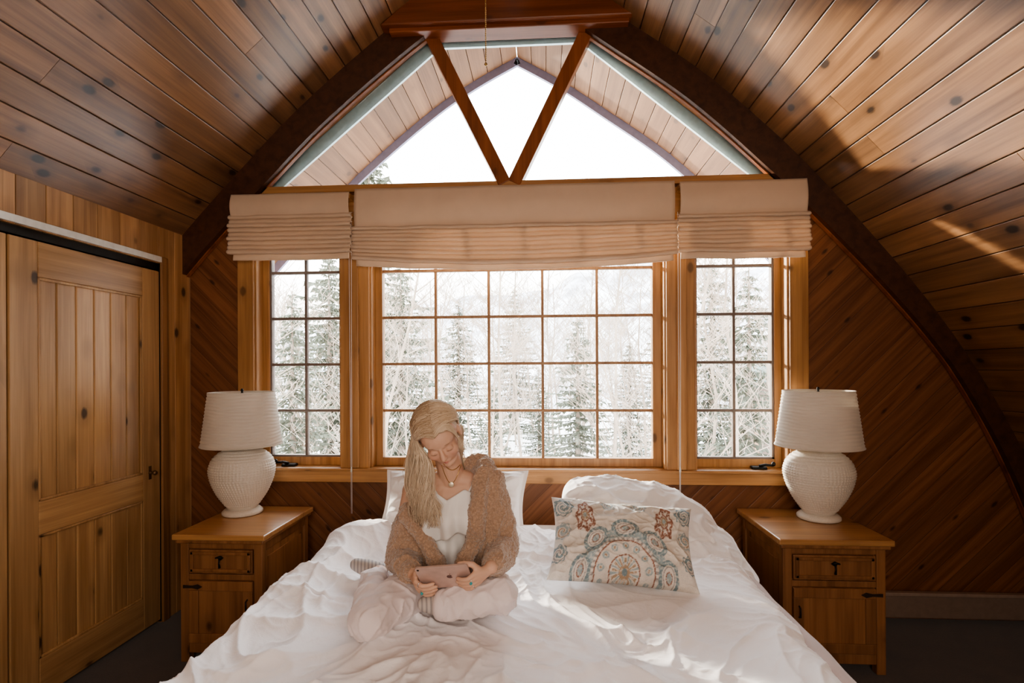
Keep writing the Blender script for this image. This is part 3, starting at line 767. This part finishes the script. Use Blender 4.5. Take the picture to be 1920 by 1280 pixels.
def hand(sg,w0,wrist,lens,dw):
    kn=[TL(sg*.102,w0-dw*i,.004+.003*(1 if i in(1,2) else 0)) for i in range(4)]
    pc=wrist.lerp((kn[1]+kn[2])/2,.55)
    for k in kn: B.cap(wrist.lerp(pc,.3),k,.018,.010,10)
    ft=[]
    for i,k in enumerate(kn):
        a=TL(sg*(.102-.022),w0-dw*i-.003,.020); b=TL(sg*(.102-.022-.020*lens[i]),w0-dw*i-.007,.018); c_=TL(sg*(.102-.022-.038*lens[i]),w0-dw*i-.011,.0095)
        B.chain([k,a,b,c_],[.0086,.0080,.0073,.0062],10); ft.append((k,a,b,c_))
    th=[pc,TL(sg*.098,w0+.022,-.016),TL(sg*.075,w0+.034,-.014),TL(sg*.058,w0+.038,-.012)]
    B.chain(th,[.014,.0105,.0095,.0078],10)
    return ft
fL=hand(1,.008,wL,[.95,1.1,1.0,.8],.0178); fR=hand(-1,-.012,wR,[.95,1.1,1.0,.8],.0178)
hpL=PY(885,1082,2.07); hpR=PY(808,1082,2.07)
kR=PZ(688,1163,.745); aR=PZ(712,1072,.735); kL=PZ(938,1114,.77); aL=PZ(838,1134,.745)
B.chain([hpR,kR,aR],[.072,.046,.032]); B.chain([hpL,kL,aL],[.072,.046,.032])
tR=PZ(668,1058,.735); tLt=PZ(797,1132,.74)
B.chain([aR,tR],[.032,.024]); B.chain([aL,tLt],[.032,.024])
bme=blob(B,.0034,3)
n=len(bme.vertices); cos=np.empty(n*3); bme.vertices.foreach_get('co',cos); cos=cos.reshape(-1,3)
rel=(cos-np.array(HC))/HS; A=rel@np.array(ri); Bf=rel@np.array(fw); Cu=rel@np.array(up)
skin=np.array([.62,.39,.285]); col=np.tile(skin,(n,1))
def blend(w,c):
    global col
    w=np.clip(w,0,1)[:,None]; col=col*(1-w)+np.array(c)*w
front=(Bf>.05)
for s in (-1,1): blend(.35*np.exp(-(((A-s*.036)/.02)**2+((Cu+.028)/.018)**2))*front,(.64,.27,.21))
blend(front*np.clip(1.6-2*np.sqrt((A/.018)**2+((Cu+.053)/.0082)**2),0,1),(.50,.18,.16))
for s in (-1,1):
    blend(front*.75*np.clip(1.7-2*np.sqrt(((A-s*.031)/.019)**2+((Cu-.023)/.0042)**2),0,1),(.24,.14,.08))
    blend(front*np.clip(1.8-2*np.sqrt(((A-s*.030)/.015)**2+((Cu+.0080)/.0030)**2),0,1),(.04,.02,.012))
    blend(front*.3*np.exp(-(((A-s*.030)/.016)**2+((Cu-.006)/.009)**2)),(.38,.19,.13))
ca=bme.color_attributes.new('Col','FLOAT_COLOR','POINT'); ca.data.foreach_set('color',np.hstack([col,np.ones((n,1))]).ravel())
SKIN=attrmat('skin','Col',.6,.12)
org=(-.27,2.05,.70)
person=link('person',bme,SKIN,None,True,org)
meta(person,'blonde woman in tan fleece cardigan sitting cross-legged on the bed looking down at a tablet','person')
bv=BVHTree.FromPolygons([v.co+V(org) for v in bme.vertices],[tuple(p.vertices) for p in bme.polygons])
def onbody(px,py,off=.004):
    d=ray(px,py).normalized(); h=bv.ray_cast(CAM,d)
    return h[0]-d*off if h[0] else PY(px,py,1.95)
TEDDY=cloth('teddy_fleece',(.47,.32,.23),0,140,.8,.10,.95,.6,vor=130)
Kn=MB()
Kn.chain([PY(918,910,1.99),PY(946,1022,2.0),eL.lerp(wL,.45),eL.lerp(wL,.80)],[.054,.060,.054,.042])
Kn.chain([PY(774,966,2.0),PY(752,1045,1.98),eR.lerp(wR,.45)+V((.01,0,0)),eR.lerp(wR,.80)],[.056,.064,.056,.042])
Kn.chain([PY(893,885,2.02),PY(905,888,1.96),PY(903,910,1.93),PY(899,940,1.905),PY(895,975,1.90),PY(888,1020,1.905),PY(870,1058,1.885)],[.030,.034,.032,.030,.032,.034,.034])
Kn.chain([PY(921,905,1.98),PY(920,960,1.97),PY(913,1020,1.97),PY(900,1060,1.98)],[.050,.054,.058,.06])
Kn.chain([PY(766,944,2.0),PY(764,958,1.95),PY(782,988,1.91),PY(802,1022,1.90),PY(822,1060,1.88)],[.028,.032,.034,.034,.034])
Kn.chain([PY(774,962,2.0),PY(784,1010,1.98),PY(800,1060,2.0)],[.05,.058,.062])
Kn.ell(PY(845,985,2.10),(.18,.07,.21)); Kn.ell(PY(845,1060,2.14),(.19,.09,.12))
Kn.chain([PY(790,920,2.10),PY(845,898,2.11),PY(890,876,2.07)],[.035,.038,.038])
Kn.ell(PY(895,868,2.03),(.050,.045,.036)); Kn.ell(PY(912,874,1.99),(.036,.04,.036))
def fz(co):
    return .009*noise.noise(co*14)+.012*(rid((co.x*1.2,co.y,co.z*.7),7,2.2,4)-.25)+.0034*noise.noise(co*85)+.0030*noise.noise(co*180)
km=blob(Kn,.0040,9,fz)
link('cardigan',km,TEDDY,person)
for e_,w_,r in ((eL,wL,.040),(eR,wR,.040)):
    m_=MB(); m_.cap(e_.lerp(w_,.80),e_.lerp(w_,.90),r,r*.86,20); link('cuff',blob(m_,.004,3,lambda co:.003*noise.noise(co*160)),TEDDY,person)
CAMI=cloth('camisole_white',(.84,.82,.80),0,300,.1)
def cami(z0f,z1,flare,wav,name,ph):
    cpos=PY(847,950,2.01); P=[]
    for i in range(121):
        th=-2.0+4.0*i/120; col=[]
        for j in range(25):
            t=j/24; zt0=z0f(th); z=zt0+(z1(th)-zt0)*t
            k=(cpos.z-z)/.16; cy=cpos.y+.03*max(0,k)
            rx=.133-.010*max(0,k)+flare*t; ry=.088+.045*math.exp(-((z-cpos.z+.02)/.06)**2)*.8-.004*max(0,k)+flare*t
            wv=wav*t*math.sin(th*11+ph+.8*math.sin(th*3))+.004*noise.noise(V((th*3,z*20,ph)))
            col.append((cpos.x+(rx+wv)*math.sin(th),cy-(ry+wv)*math.cos(th),z))
        P.append(col)
    vs,fs=gridmesh(P); m=MB(); m.add(vs,fs); o=m.build(name,CAMI,person,smooth=True); so=o.modifiers.new('s','SOLIDIFY'); so.thickness=.002
    return o
zn=PY(847,938,1.92).z
top=lambda th: zn+.035*min(1,abs(th)/.45)*(1 if abs(th)<.5 else max(0,1-(abs(th)-.5)/.6))
cami(top,lambda th:PY(847,1062,1.95).z,.006,.010,'camisole',0)
cami(lambda th:top(th)+.002,lambda th:PY(847,1006,1.92).z+.018*math.sin(th*5),.030,.020,'ruffle',1.2)
for px0,px1 in ((824,802),(874,890)):
    pts=[onbody(px0+(px1-px0)*t,932-32*t,.003) for t in (0,.25,.5,.75,1)]
    MB().tube(pts,.0035,6).build('strap',CAMI,person,smooth=True)
PANTS=cloth('pale_pink_trousers',(.78,.69,.69),0,120,.15,.08,crease=.3)
Pn=MB()
Pn.ell(PY(846,1076,2.11),(.168,.13,.10))
Pn.chain([hpR,kR,PZ(704,1090,.745)],[.090,.058,.052]); Pn.chain([hpL,kL,PZ(846,1134,.75)],[.090,.060,.052])
def pz_(co): return .010*(rid((co.x+co.y*.5,co.y*.6,co.z*1.5),6,4.2,4)-.2)+.008*(rid((co.x*1.5-co.y*1.3,co.y,co.z),10,8.2,5)-.15)+.003*(rid((co.x,co.y*1.4-co.x,co.z),20,3.2,3)-.25)
pm=blob(Pn,.0050,8,pz_)
link('trousers',pm,PANTS,person)
a=PZ(846,1134,.75); d=(tLt-a).normalized()
MB().tube([a-d*.01,a+d*.03,a+d*.045],[.050,.052,.048],24).build('trouser_hem',PANTS,person,smooth=True)
def sockmat():
    m=NT('striped_sock'); x,y,z=m.sep(m.pos()); s=m.math('SINE',m.math('MULTIPLY',m.math('ADD',x,m.math('MULTIPLY',y,.3)),420))
    m.l(m.ramp(m.math('MULTIPLY_ADD',s,.5,.5),[(.2,(.34,.32,.32)),(.5,(.56,.51,.48))]),m.p.inputs['Base Color']); m.set(Roughness=.9); return m.m
SOCK=sockmat()
for a,t in ((aR,tR),(aL,tLt)):
    mb=MB().chain([a,a.lerp(t,.55),t],[.036,.034,.026]); link('sock',blob(mb,.005,3),SOCK,person)
pts=[onbody(828+2.8*k,872+34*math.sin(PI/2*(1-abs(k-6.5)/6.5)),.003) for k in range(14)]
MB().tube(pts,.0011,6).build('necklace',BRASS,person,smooth=True)
q=onbody(846,908,.004); mb=MB(); mb.ell(q,(.0105,.003,.0105)); mb.build('pendant',plain('pale_gold',(.85,.75,.58),.4,.5),person,smooth=True)
pts=[onbody(831+2.8*k,869+12*math.sin(PI/2*(1-abs(k-6)/6)),.003) for k in range(13)]
MB().tube(pts,.0013,6).build('choker',BRASS,person,smooth=True)
SILV=plain('silver',(.7,.7,.72),.25,1); TURQ=plain('turquoise',(.05,.35,.38),.3)
for ft,idx in ((fL,(1,3)),(fR,(0,2))):
    for i in idx:
        k,a=ft[i][0],ft[i][1]; c_=k.lerp(a,.65); d=(a-k).normalized(); e=d.orthogonal().normalized(); g_=d.cross(e)
        MB().tube([c_+(e*math.cos(t)+g_*math.sin(t))*.009 for t in [2*PI*j/20 for j in range(20)]],.0014,6,closed=True).build('ring',SILV,person,smooth=True)
        if i in (1,2): MB().ell(c_+tn*.0105,(.005,.005,.005),n=10,m=8).build('ring_stone',TURQ,person,smooth=True)
def hairmat():
    m=NT('blonde_hair'); at=m.n('ShaderNodeAttribute',attribute_name='tone').outputs['Fac']
    col=m.ramp(at,[(0,(.24,.16,.10)),(.4,(.48,.35,.235)),(1,(.82,.69,.54))]); m.l(col,m.p.inputs['Base Color']); m.set(Roughness=.5); return m.m
HAIR=hairmat()
Hh=MB(); Hh.ell(HL(0,-.026,.036),hr(.0795,.092,.086),AX,36,24,tone=.42)
ec=(0,-.018,.036)
def scalp(phi,b,s,k=1.0):
    q=(b-ec[1])/.104; sc=math.sqrt(max(.02,1-q*q))
    return HL(ec[0]+.083*sc*math.sin(phi)*s*k,b,ec[2]+.090*sc*math.cos(phi)*k)
rnd=random.Random(5)
def spl(pts,k=4):
    o=[]
    for i in range(len(pts)-1):
        p0=pts[max(i-1,0)];p1=pts[i];p2=pts[i+1];p3=pts[min(i+2,len(pts)-1)]
        for j in range(k):
            t=j/k; o.append(.5*((2*p1)+(p2-p0)*t+(2*p0-5*p1+4*p2-p3)*t*t+(3*p1-p0-3*p2+p3)*t**3))
    o.append(pts[-1]); return o
def strand(pts,r0,tone,wave=0,ph=0,w0=.42):
    P=spl(pts,6); nn=len(P)
    if wave:
        for i in range(nn):
            f=i/nn
            if f>w0: P[i]=P[i]+V((math.sin(f*24+ph),.6*math.cos(f*24+ph),0))*wave*(f-w0)/(1-w0)
    Hh.tube(P,[r0*(1-.75*(i/nn)**2)+.0003 for i in range(nn)],3,tone=[min(1,max(0,tone-.20+.40*min(1,i/nn*1.7))) for i in range(nn)])
for n_ in range(1600):
    s=-1; b0=rnd.uniform(-.105,.079); k=1+rnd.uniform(-.01,.07); t_=(b0+.105)/.184
    pts=[scalp(-.12+.22*rnd.random(),b0,s,k)]
    pe=1.6 if b0>.0 else 1.35
    for f in (.25,.5,.75,1.0): pts.append(scalp(pe*f,b0-.55*max(0,b0)*f**1.2+rnd.gauss(0,.003),s,k+.06*f))
    lk=rnd.randrange(7); sx=rnd.gauss(0,4.5)+(lk-3)*2.4; dY=-.035*t_+rnd.uniform(-.02,.03); lock=lk*1.7; cx_=26*t_-13
    pts.append(PY(784+sx*.8+cx_,862+rnd.uniform(-4,4),1.895+dY))
    pts.append(PY(786+sx+cx_*.9,912,1.893+dY))
    L_=rnd.uniform(.45,1.1)
    pts.append(PY(792+sx*1.3+cx_*.7,915+32*L_,1.89+dY*.8)); pts.append(PY(803+sx*1.1+cx_*.4,915+68*L_,1.895+dY*.6))
    strand(pts,rnd.uniform(.0008,.0015),rnd.gauss(.60,.13),.016,lock+rnd.uniform(-.3,.3))
for n_ in range(950):
    s=1; b0=rnd.uniform(-.105,.079); k=1+rnd.uniform(-.01,.06); t_=(b0+.105)/.184
    pts=[scalp(-.12+.20*rnd.random(),b0,s,k)]
    for f in (.25,.5,.75,1.0): pts.append(scalp(1.5*f,b0-(.085*t_)*f**1.5+rnd.gauss(0,.003),s,k+.04*f))
    pts.append(HL(.072-.02*rnd.random(),-.045-.03*rnd.random(),-.035)); pts.append(HL(.05+.01*rnd.gauss(0,1),-.06+.01*rnd.random(),-.075))
    pts.append(PY(860+rnd.gauss(0,7),903,2.055))
    strand(pts,rnd.uniform(.0008,.0015),rnd.gauss(.56,.13),.003,rnd.random()*6)
for n_ in range(60):
    b0=rnd.uniform(.05,.072); pts=[scalp(.05,b0,1,1.03),scalp(.6,b0,1,1.06),scalp(1.1,b0-.01,1,1.08),HL(.068,.045-.02*rnd.random(),-.01),HL(.064+.006*rnd.gauss(0,1),.04,-.05),HL(.06+.008*rnd.gauss(0,1),.03,-.085)]
    strand(pts,.0008,.6,.004,rnd.random()*6)
Hh.build('hair',HAIR,person,smooth=True)
# tablet
def rrect(w,h,r,k=6):
    o=[]
    for cx,cy,a0 in ((w-r,h-r,0),(-w+r,h-r,PI/2),(-w+r,-h+r,PI),(w-r,-h+r,1.5*PI)):
        for j in range(k+1): a=a0+PI/2*j/k; o.append((cx+r*math.cos(a),cy+r*math.sin(a)))
    return o
def slab(poly,n0,n1,tone=.5):
    n=len(poly); m=MB(); vs=[TL(p[0],p[1],n0) for p in poly]+[TL(p[0],p[1],n1) for p in poly]
    m.add(vs,[tuple(range(n-1,-1,-1)),tuple(range(n,2*n))]+[(i,(i+1)%n,(i+1)%n+n,i+n) for i in range(n)],tone); return m
tb=empty('tablet',TC,'rose gold tablet held in both hands by the woman','tablet')
slab(rrect(.088,.060,.010),-.0035,.0035).build('tablet_case',plain('rose_gold',(.64,.48,.43),.4,.4),tb,bevel=.001)
slab(rrect(.083,.055,.006),-.0042,-.0036).build('screen',plain('screen_glass',(.3,.32,.35),.1),tb)
slab([(-.078+.004*math.cos(t),.049+.004*math.sin(t)) for t in [2*PI*j/16 for j in range(16)]],.0036,.0042).build('camera_lens',IRON,tb)
em=[]
for j in range(28):
    t=2*PI*j/28; r=.0095*(1+.07*math.cos(2*t)); x=r*math.cos(t); y=r*math.sin(t)*1.02
    if abs(t-PI/2)<.3: y-=.0015
    if math.hypot(x-.0115,y-.001)<.005: x-=.004
    em.append((x+.018,y+.002))
EMB=plain('emblem_grey',(.22,.15,.14),.2,.9)
slab(em,.0036,.0041).build('emblem',EMB,tb)
slab([(.018,.0135),(.021,.0140),(.0235,.0175),(.0205,.0172)],.0036,.0041).build('emblem_leaf',EMB,tb)
# ---------------------------------------------------------------- outside
SNOW=plain('snow',(.92,.91,.90),.8,0,.8,.08,.3)
GZ=-2.6
mb=MB(); P=[]
for i in range(61):
    P.append([(-30+i,4.6+j*.8,GZ+.25*noise.noise(V((i*.2,j*.2,0)))+max(0,(j*.8-14))*.02) for j in range(50)])
vs,fs=gridmesh(P); mb.add(vs,fs); o=mb.build('floor_outside',SNOW,smooth=True,kind='structure')
def mtn():
    m=NT('snowy_mountain'); p=m.pos(); f=m.noise(p,.22,8,.4,.62)
    m.l(m.ramp(f,[(.38,(.38,.36,.37)),(.48,(.64,.64,.68)),(.58,(.88,.88,.91))]),m.p.inputs['Base Color']); m.set(Roughness=.9); m.bump(f,.6,.6); return m.m
mb=MB(); P=[]
for i in range(101):
    x=-60+1.3*i
    ridge=13+4.5*noise.noise(V((x*.05,1,0)))+2*noise.noise(V((x*.17,4,0)))+.12*(x)
    P.append([(x,44+j*1.0,GZ+(ridge-GZ)*min(1,(j/34))**1.15+1.6*noise.noise(V((x*.13,j*.13,7)))*min(1,j/6)) for j in range(40)])
vs,fs=gridmesh(P); mb.add(vs,fs); o=mb.build('snowy_mountain',mtn(),smooth=True)
meta(o,'pale snowy mountain slope rising behind the trees outside the windows','mountain')
SPR=plain('spruce_needles',(.19,.205,.155),.9,0,5,.45); BARK=plain('tree_bark',(.36,.29,.24),.9,0,12,.3)
def spruce_mesh(seed,h,R):
    rn=random.Random(seed); m=MB(); lv=int(h*7)
    for i in range(lv):
        t=.06+.93*i/lv; nbr=7
        a0=rn.random()*6
        for k in range(nbr):
            z=h*(t+rn.uniform(-.02,.02)); tt=min(.99,max(0,z/h)); L=R*(1-tt)**.85*rn.uniform(.5,1.15)+.05
            a=a0+2*PI*k/nbr+rn.uniform(-.35,.35); d=V((math.cos(a),math.sin(a),0)); sd=V((-d.y,d.x,0)); l=L
            dr=rn.uniform(.1,.4); ns=max(3,int(l/.13)); prev=V((0,0,z))
            for q in range(ns):
                f=(q+1)/ns; p=V((0,0,z))+d*l*f+V((0,0,-dr*l*f+.16*l*f*f)); w=.05+.14*l*(1-f)*rn.uniform(.5,1.2)
                for s_ in (-1,1):
                    e=p+sd*s_*w+d*w*.7+V((0,0,rn.uniform(-.10,.02)))
                    m.add([prev,p,e],[(0,1,2)],rn.random())
                m.add([prev,p,p.lerp(prev,.5)+V((0,0,-.10*rn.random()-.03))],[(0,1,2)],rn.random())
                prev=p
    f=m.mesh('foliage'); tr=MB().tube([(0,0,-.1),(0,0,h*.5),(0,0,h)],[.05+h*.012,.03+h*.006,.01],8).mesh('trunk')
    return f,tr
def place_tree(name,meshes,names,mats,loc,label,cat,group,sc,rz):
    r=empty(name,loc,label,cat,group,rz); r.scale=(sc,)*3
    for me,nm,mt in zip(meshes,names,mats):
        if not me.materials: me.materials.append(mt)
        o=bpy.data.objects.new(nm,me); COL.objects.link(o); o.parent=r
    return r
SM=[spruce_mesh(s,6,1.75) for s in (1,2,3)]
def at(px,Y): p=PY(px,690,Y); return (p.x,p.y,GZ)
for (px,Y,ptop,lab) in (
    (1083,13,588,'dark spruce at the centre right panes of the large window'),
    (752,15,500,'tall spruce behind the left panes of the large window'),
    (693,21,225,'tallest spruce, its tip rising into the left gable pane'),
    (548,12,545,'spruce in the left column of panes of the left casement'),
    (618,17,470,'tall spruce in the right column of panes of the left casement'),
    (1335,18,480,'spruce in the left column of panes of the right casement'),
    (1405,12.5,500,'dense spruce in the right column of panes of the right casement'),
    (925,16,715,'small spruce low in the middle panes behind the woman'),
    (1010,22,690,'small distant spruce left of the centre right spruce'),
    (1180,24,640,'distant spruce near the right edge of the large window'),
    (860,27,560,'distant slim spruce above the seated woman'),
    (965,32,540,'farthest spruce straight behind the middle panes'),
    (1255,28,520,'spruce mostly hidden by the post between large window and right casement')):
    top_=PY(px,ptop,Y).z; sc=(top_-GZ)/6
    place_tree('spruce_tree',SM[int(px)%3],('foliage','trunk'),(SPR,BARK),at(px,Y),lab,'tree','spruces outside the windows',sc,px*.1)
def bare_mesh(seed,h):
    rn=random.Random(seed); m=MB()
    def br(p,d,L,r,dep):
        pts=[p];q=p.copy();dd=d.copy()
        for i in range(4):
            dd=(dd+V((rn.gauss(0,.12),rn.gauss(0,.12),rn.gauss(.04,.05)))).normalized(); q=q+dd*L/4; pts.append(q.copy())
        m.tube(pts,[max(.005,r*(1-.17*i)) for i in range(5)],3 if dep>0 else 6,rn.random())
        if dep>=3: return
        nb=[20,7,4][dep]
        for i in range(nb):
            t=rn.uniform(.2 if dep==0 else .15,1); k=min(3,int(t*4)); pp=pts[k].lerp(pts[k+1],t*4-k)
            a=rn.random()*2*PI; sd=V((math.cos(a),math.sin(a),rn.uniform(.2,.9))).normalized(); nd=(dd*.35+sd).normalized()
            br(pp,nd,L*(.34 if dep==0 else .5)*rn.uniform(.6,1.1)*(1.15-t*.5),r*.33*(1.1-t*.4),dep+1)
    br(V((0,0,-.1)),V((rn.gauss(0,.03),rn.gauss(0,.03),1)).normalized(),h,.055,0)
    return m.mesh('branches')
ASP=plain('pale_bark',(.47,.375,.30),.9,0,3,.4)
BMs=[bare_mesh(s,8) for s in (11,12,13,14)]
rn=random.Random(3)
for i in range(76):
    px=460+1050*((i*.618034)%1)+rn.uniform(-10,10); Y=9+26*((i*.7548)%1)**.9
    place_tree('bare_tree',[BMs[i%4]],('branches',),(ASP,),at(px,Y),'leafless pale tree with fine branches beyond the windows','tree','bare trees beyond the windows',rn.uniform(.65,.80+.012*Y),rn.random()*6)
p=at(1432,20); hut=empty('garden_hut',p,'small dark hut with a pointed roof seen through the right casement','hut')
HW=plain('hut_wood',(.16,.11,.09),.8); px_,py_=p[0],p[1]
hz=PY(1432,720,20).z
MB().box(px_-.7,px_+.7,py_-.6,py_+.6,GZ,hz+.1).build('hut_wall',HW,hut)
MB().prism([(px_-1,hz+.1),(px_+1,hz+.1),(px_,hz+1.0)],py_-.9,py_+.9).build('hut_roof',plain('hut_roof',(.2,.25,.23),.8),hut)
fe=empty('wooden_railing',at(1405,16),'brown wooden railing outside low in the right casement','railing')
RW=plain('railing_wood',(.32,.20,.13),.8)
a=PY(1370,775,16);b=PY(1465,745,16)
for dz in (0,-.35,-.7): MB().bar(a+V((0,0,dz)),b+V((0,0,dz)),.1,.05,(0,-1,0)).build('rail',RW,fe)
for t in (.05,.5,.95):
    q=a.lerp(b,t); MB().box(q.x-.06,q.x+.06,q.y-.06,q.y+.06,GZ,q.z+.1).build('post',RW,fe)
# ---------------------------------------------------------------- light
w=bpy.data.worlds.new('world'); S.world=w; w.use_nodes=True; nt=w.node_tree; bg=nt.nodes['Background']
tc=nt.nodes.new('ShaderNodeTexCoord'); sx=nt.nodes.new('ShaderNodeSeparateXYZ'); nt.links.new(tc.outputs['Generated'],sx.inputs[0])
cr=nt.nodes.new('ShaderNodeValToRGB'); cr.color_ramp.elements[0].color=(1,.94,.86,1); cr.color_ramp.elements[1].color=(.84,.92,1,1); cr.color_ramp.elements[1].position=.8
nt.links.new(sx.outputs[2],cr.inputs[0]); nt.links.new(cr.outputs[0],bg.inputs[0]); bg.inputs[1].default_value=6.5
sd=bpy.data.lights.new('sun','SUN'); so=bpy.data.objects.new('sun',sd); COL.objects.link(so); sd.energy=12; sd.angle=.06; sd.color=(1,.87,.70)
so.rotation_euler=V((1.0,-1,-.33)).to_track_quat('-Z','Y').to_euler(); so.location=(-5,8,6)
def area(name,loc,dirv,sx_,sy_,e,col=(1,1,1),portal=False):
    l=bpy.data.lights.new(name,'AREA'); l.shape='RECTANGLE'; l.size=sx_; l.size_y=sy_; l.energy=e; l.color=col
    o=bpy.data.objects.new(name,l); COL.objects.link(o); o.location=loc; o.rotation_euler=V(dirv).to_track_quat('-Z','Y').to_euler()
    if portal: l.cycles.is_portal=True
    return o
area('portal_windows',(-.2,3.6,1.73),(0,-1,0),3.6,1.7,1,portal=True)
area('portal_gable',(-.217,3.6,3.2),(0,-1,0),3.4,1.1,1,portal=True)
area('fill_light',(.2,-1.2,1.9),(-.35,1,-.10),2.0,1.2,42,(1,.85,.72))  # added warm fill behind the camera to brighten the interior, not a real lamp
S.view_settings.view_transform='AgX'
try: S.view_settings.look='AgX - Medium High Contrast'
except Exception as e: print(e)
S.view_settings.exposure=.65
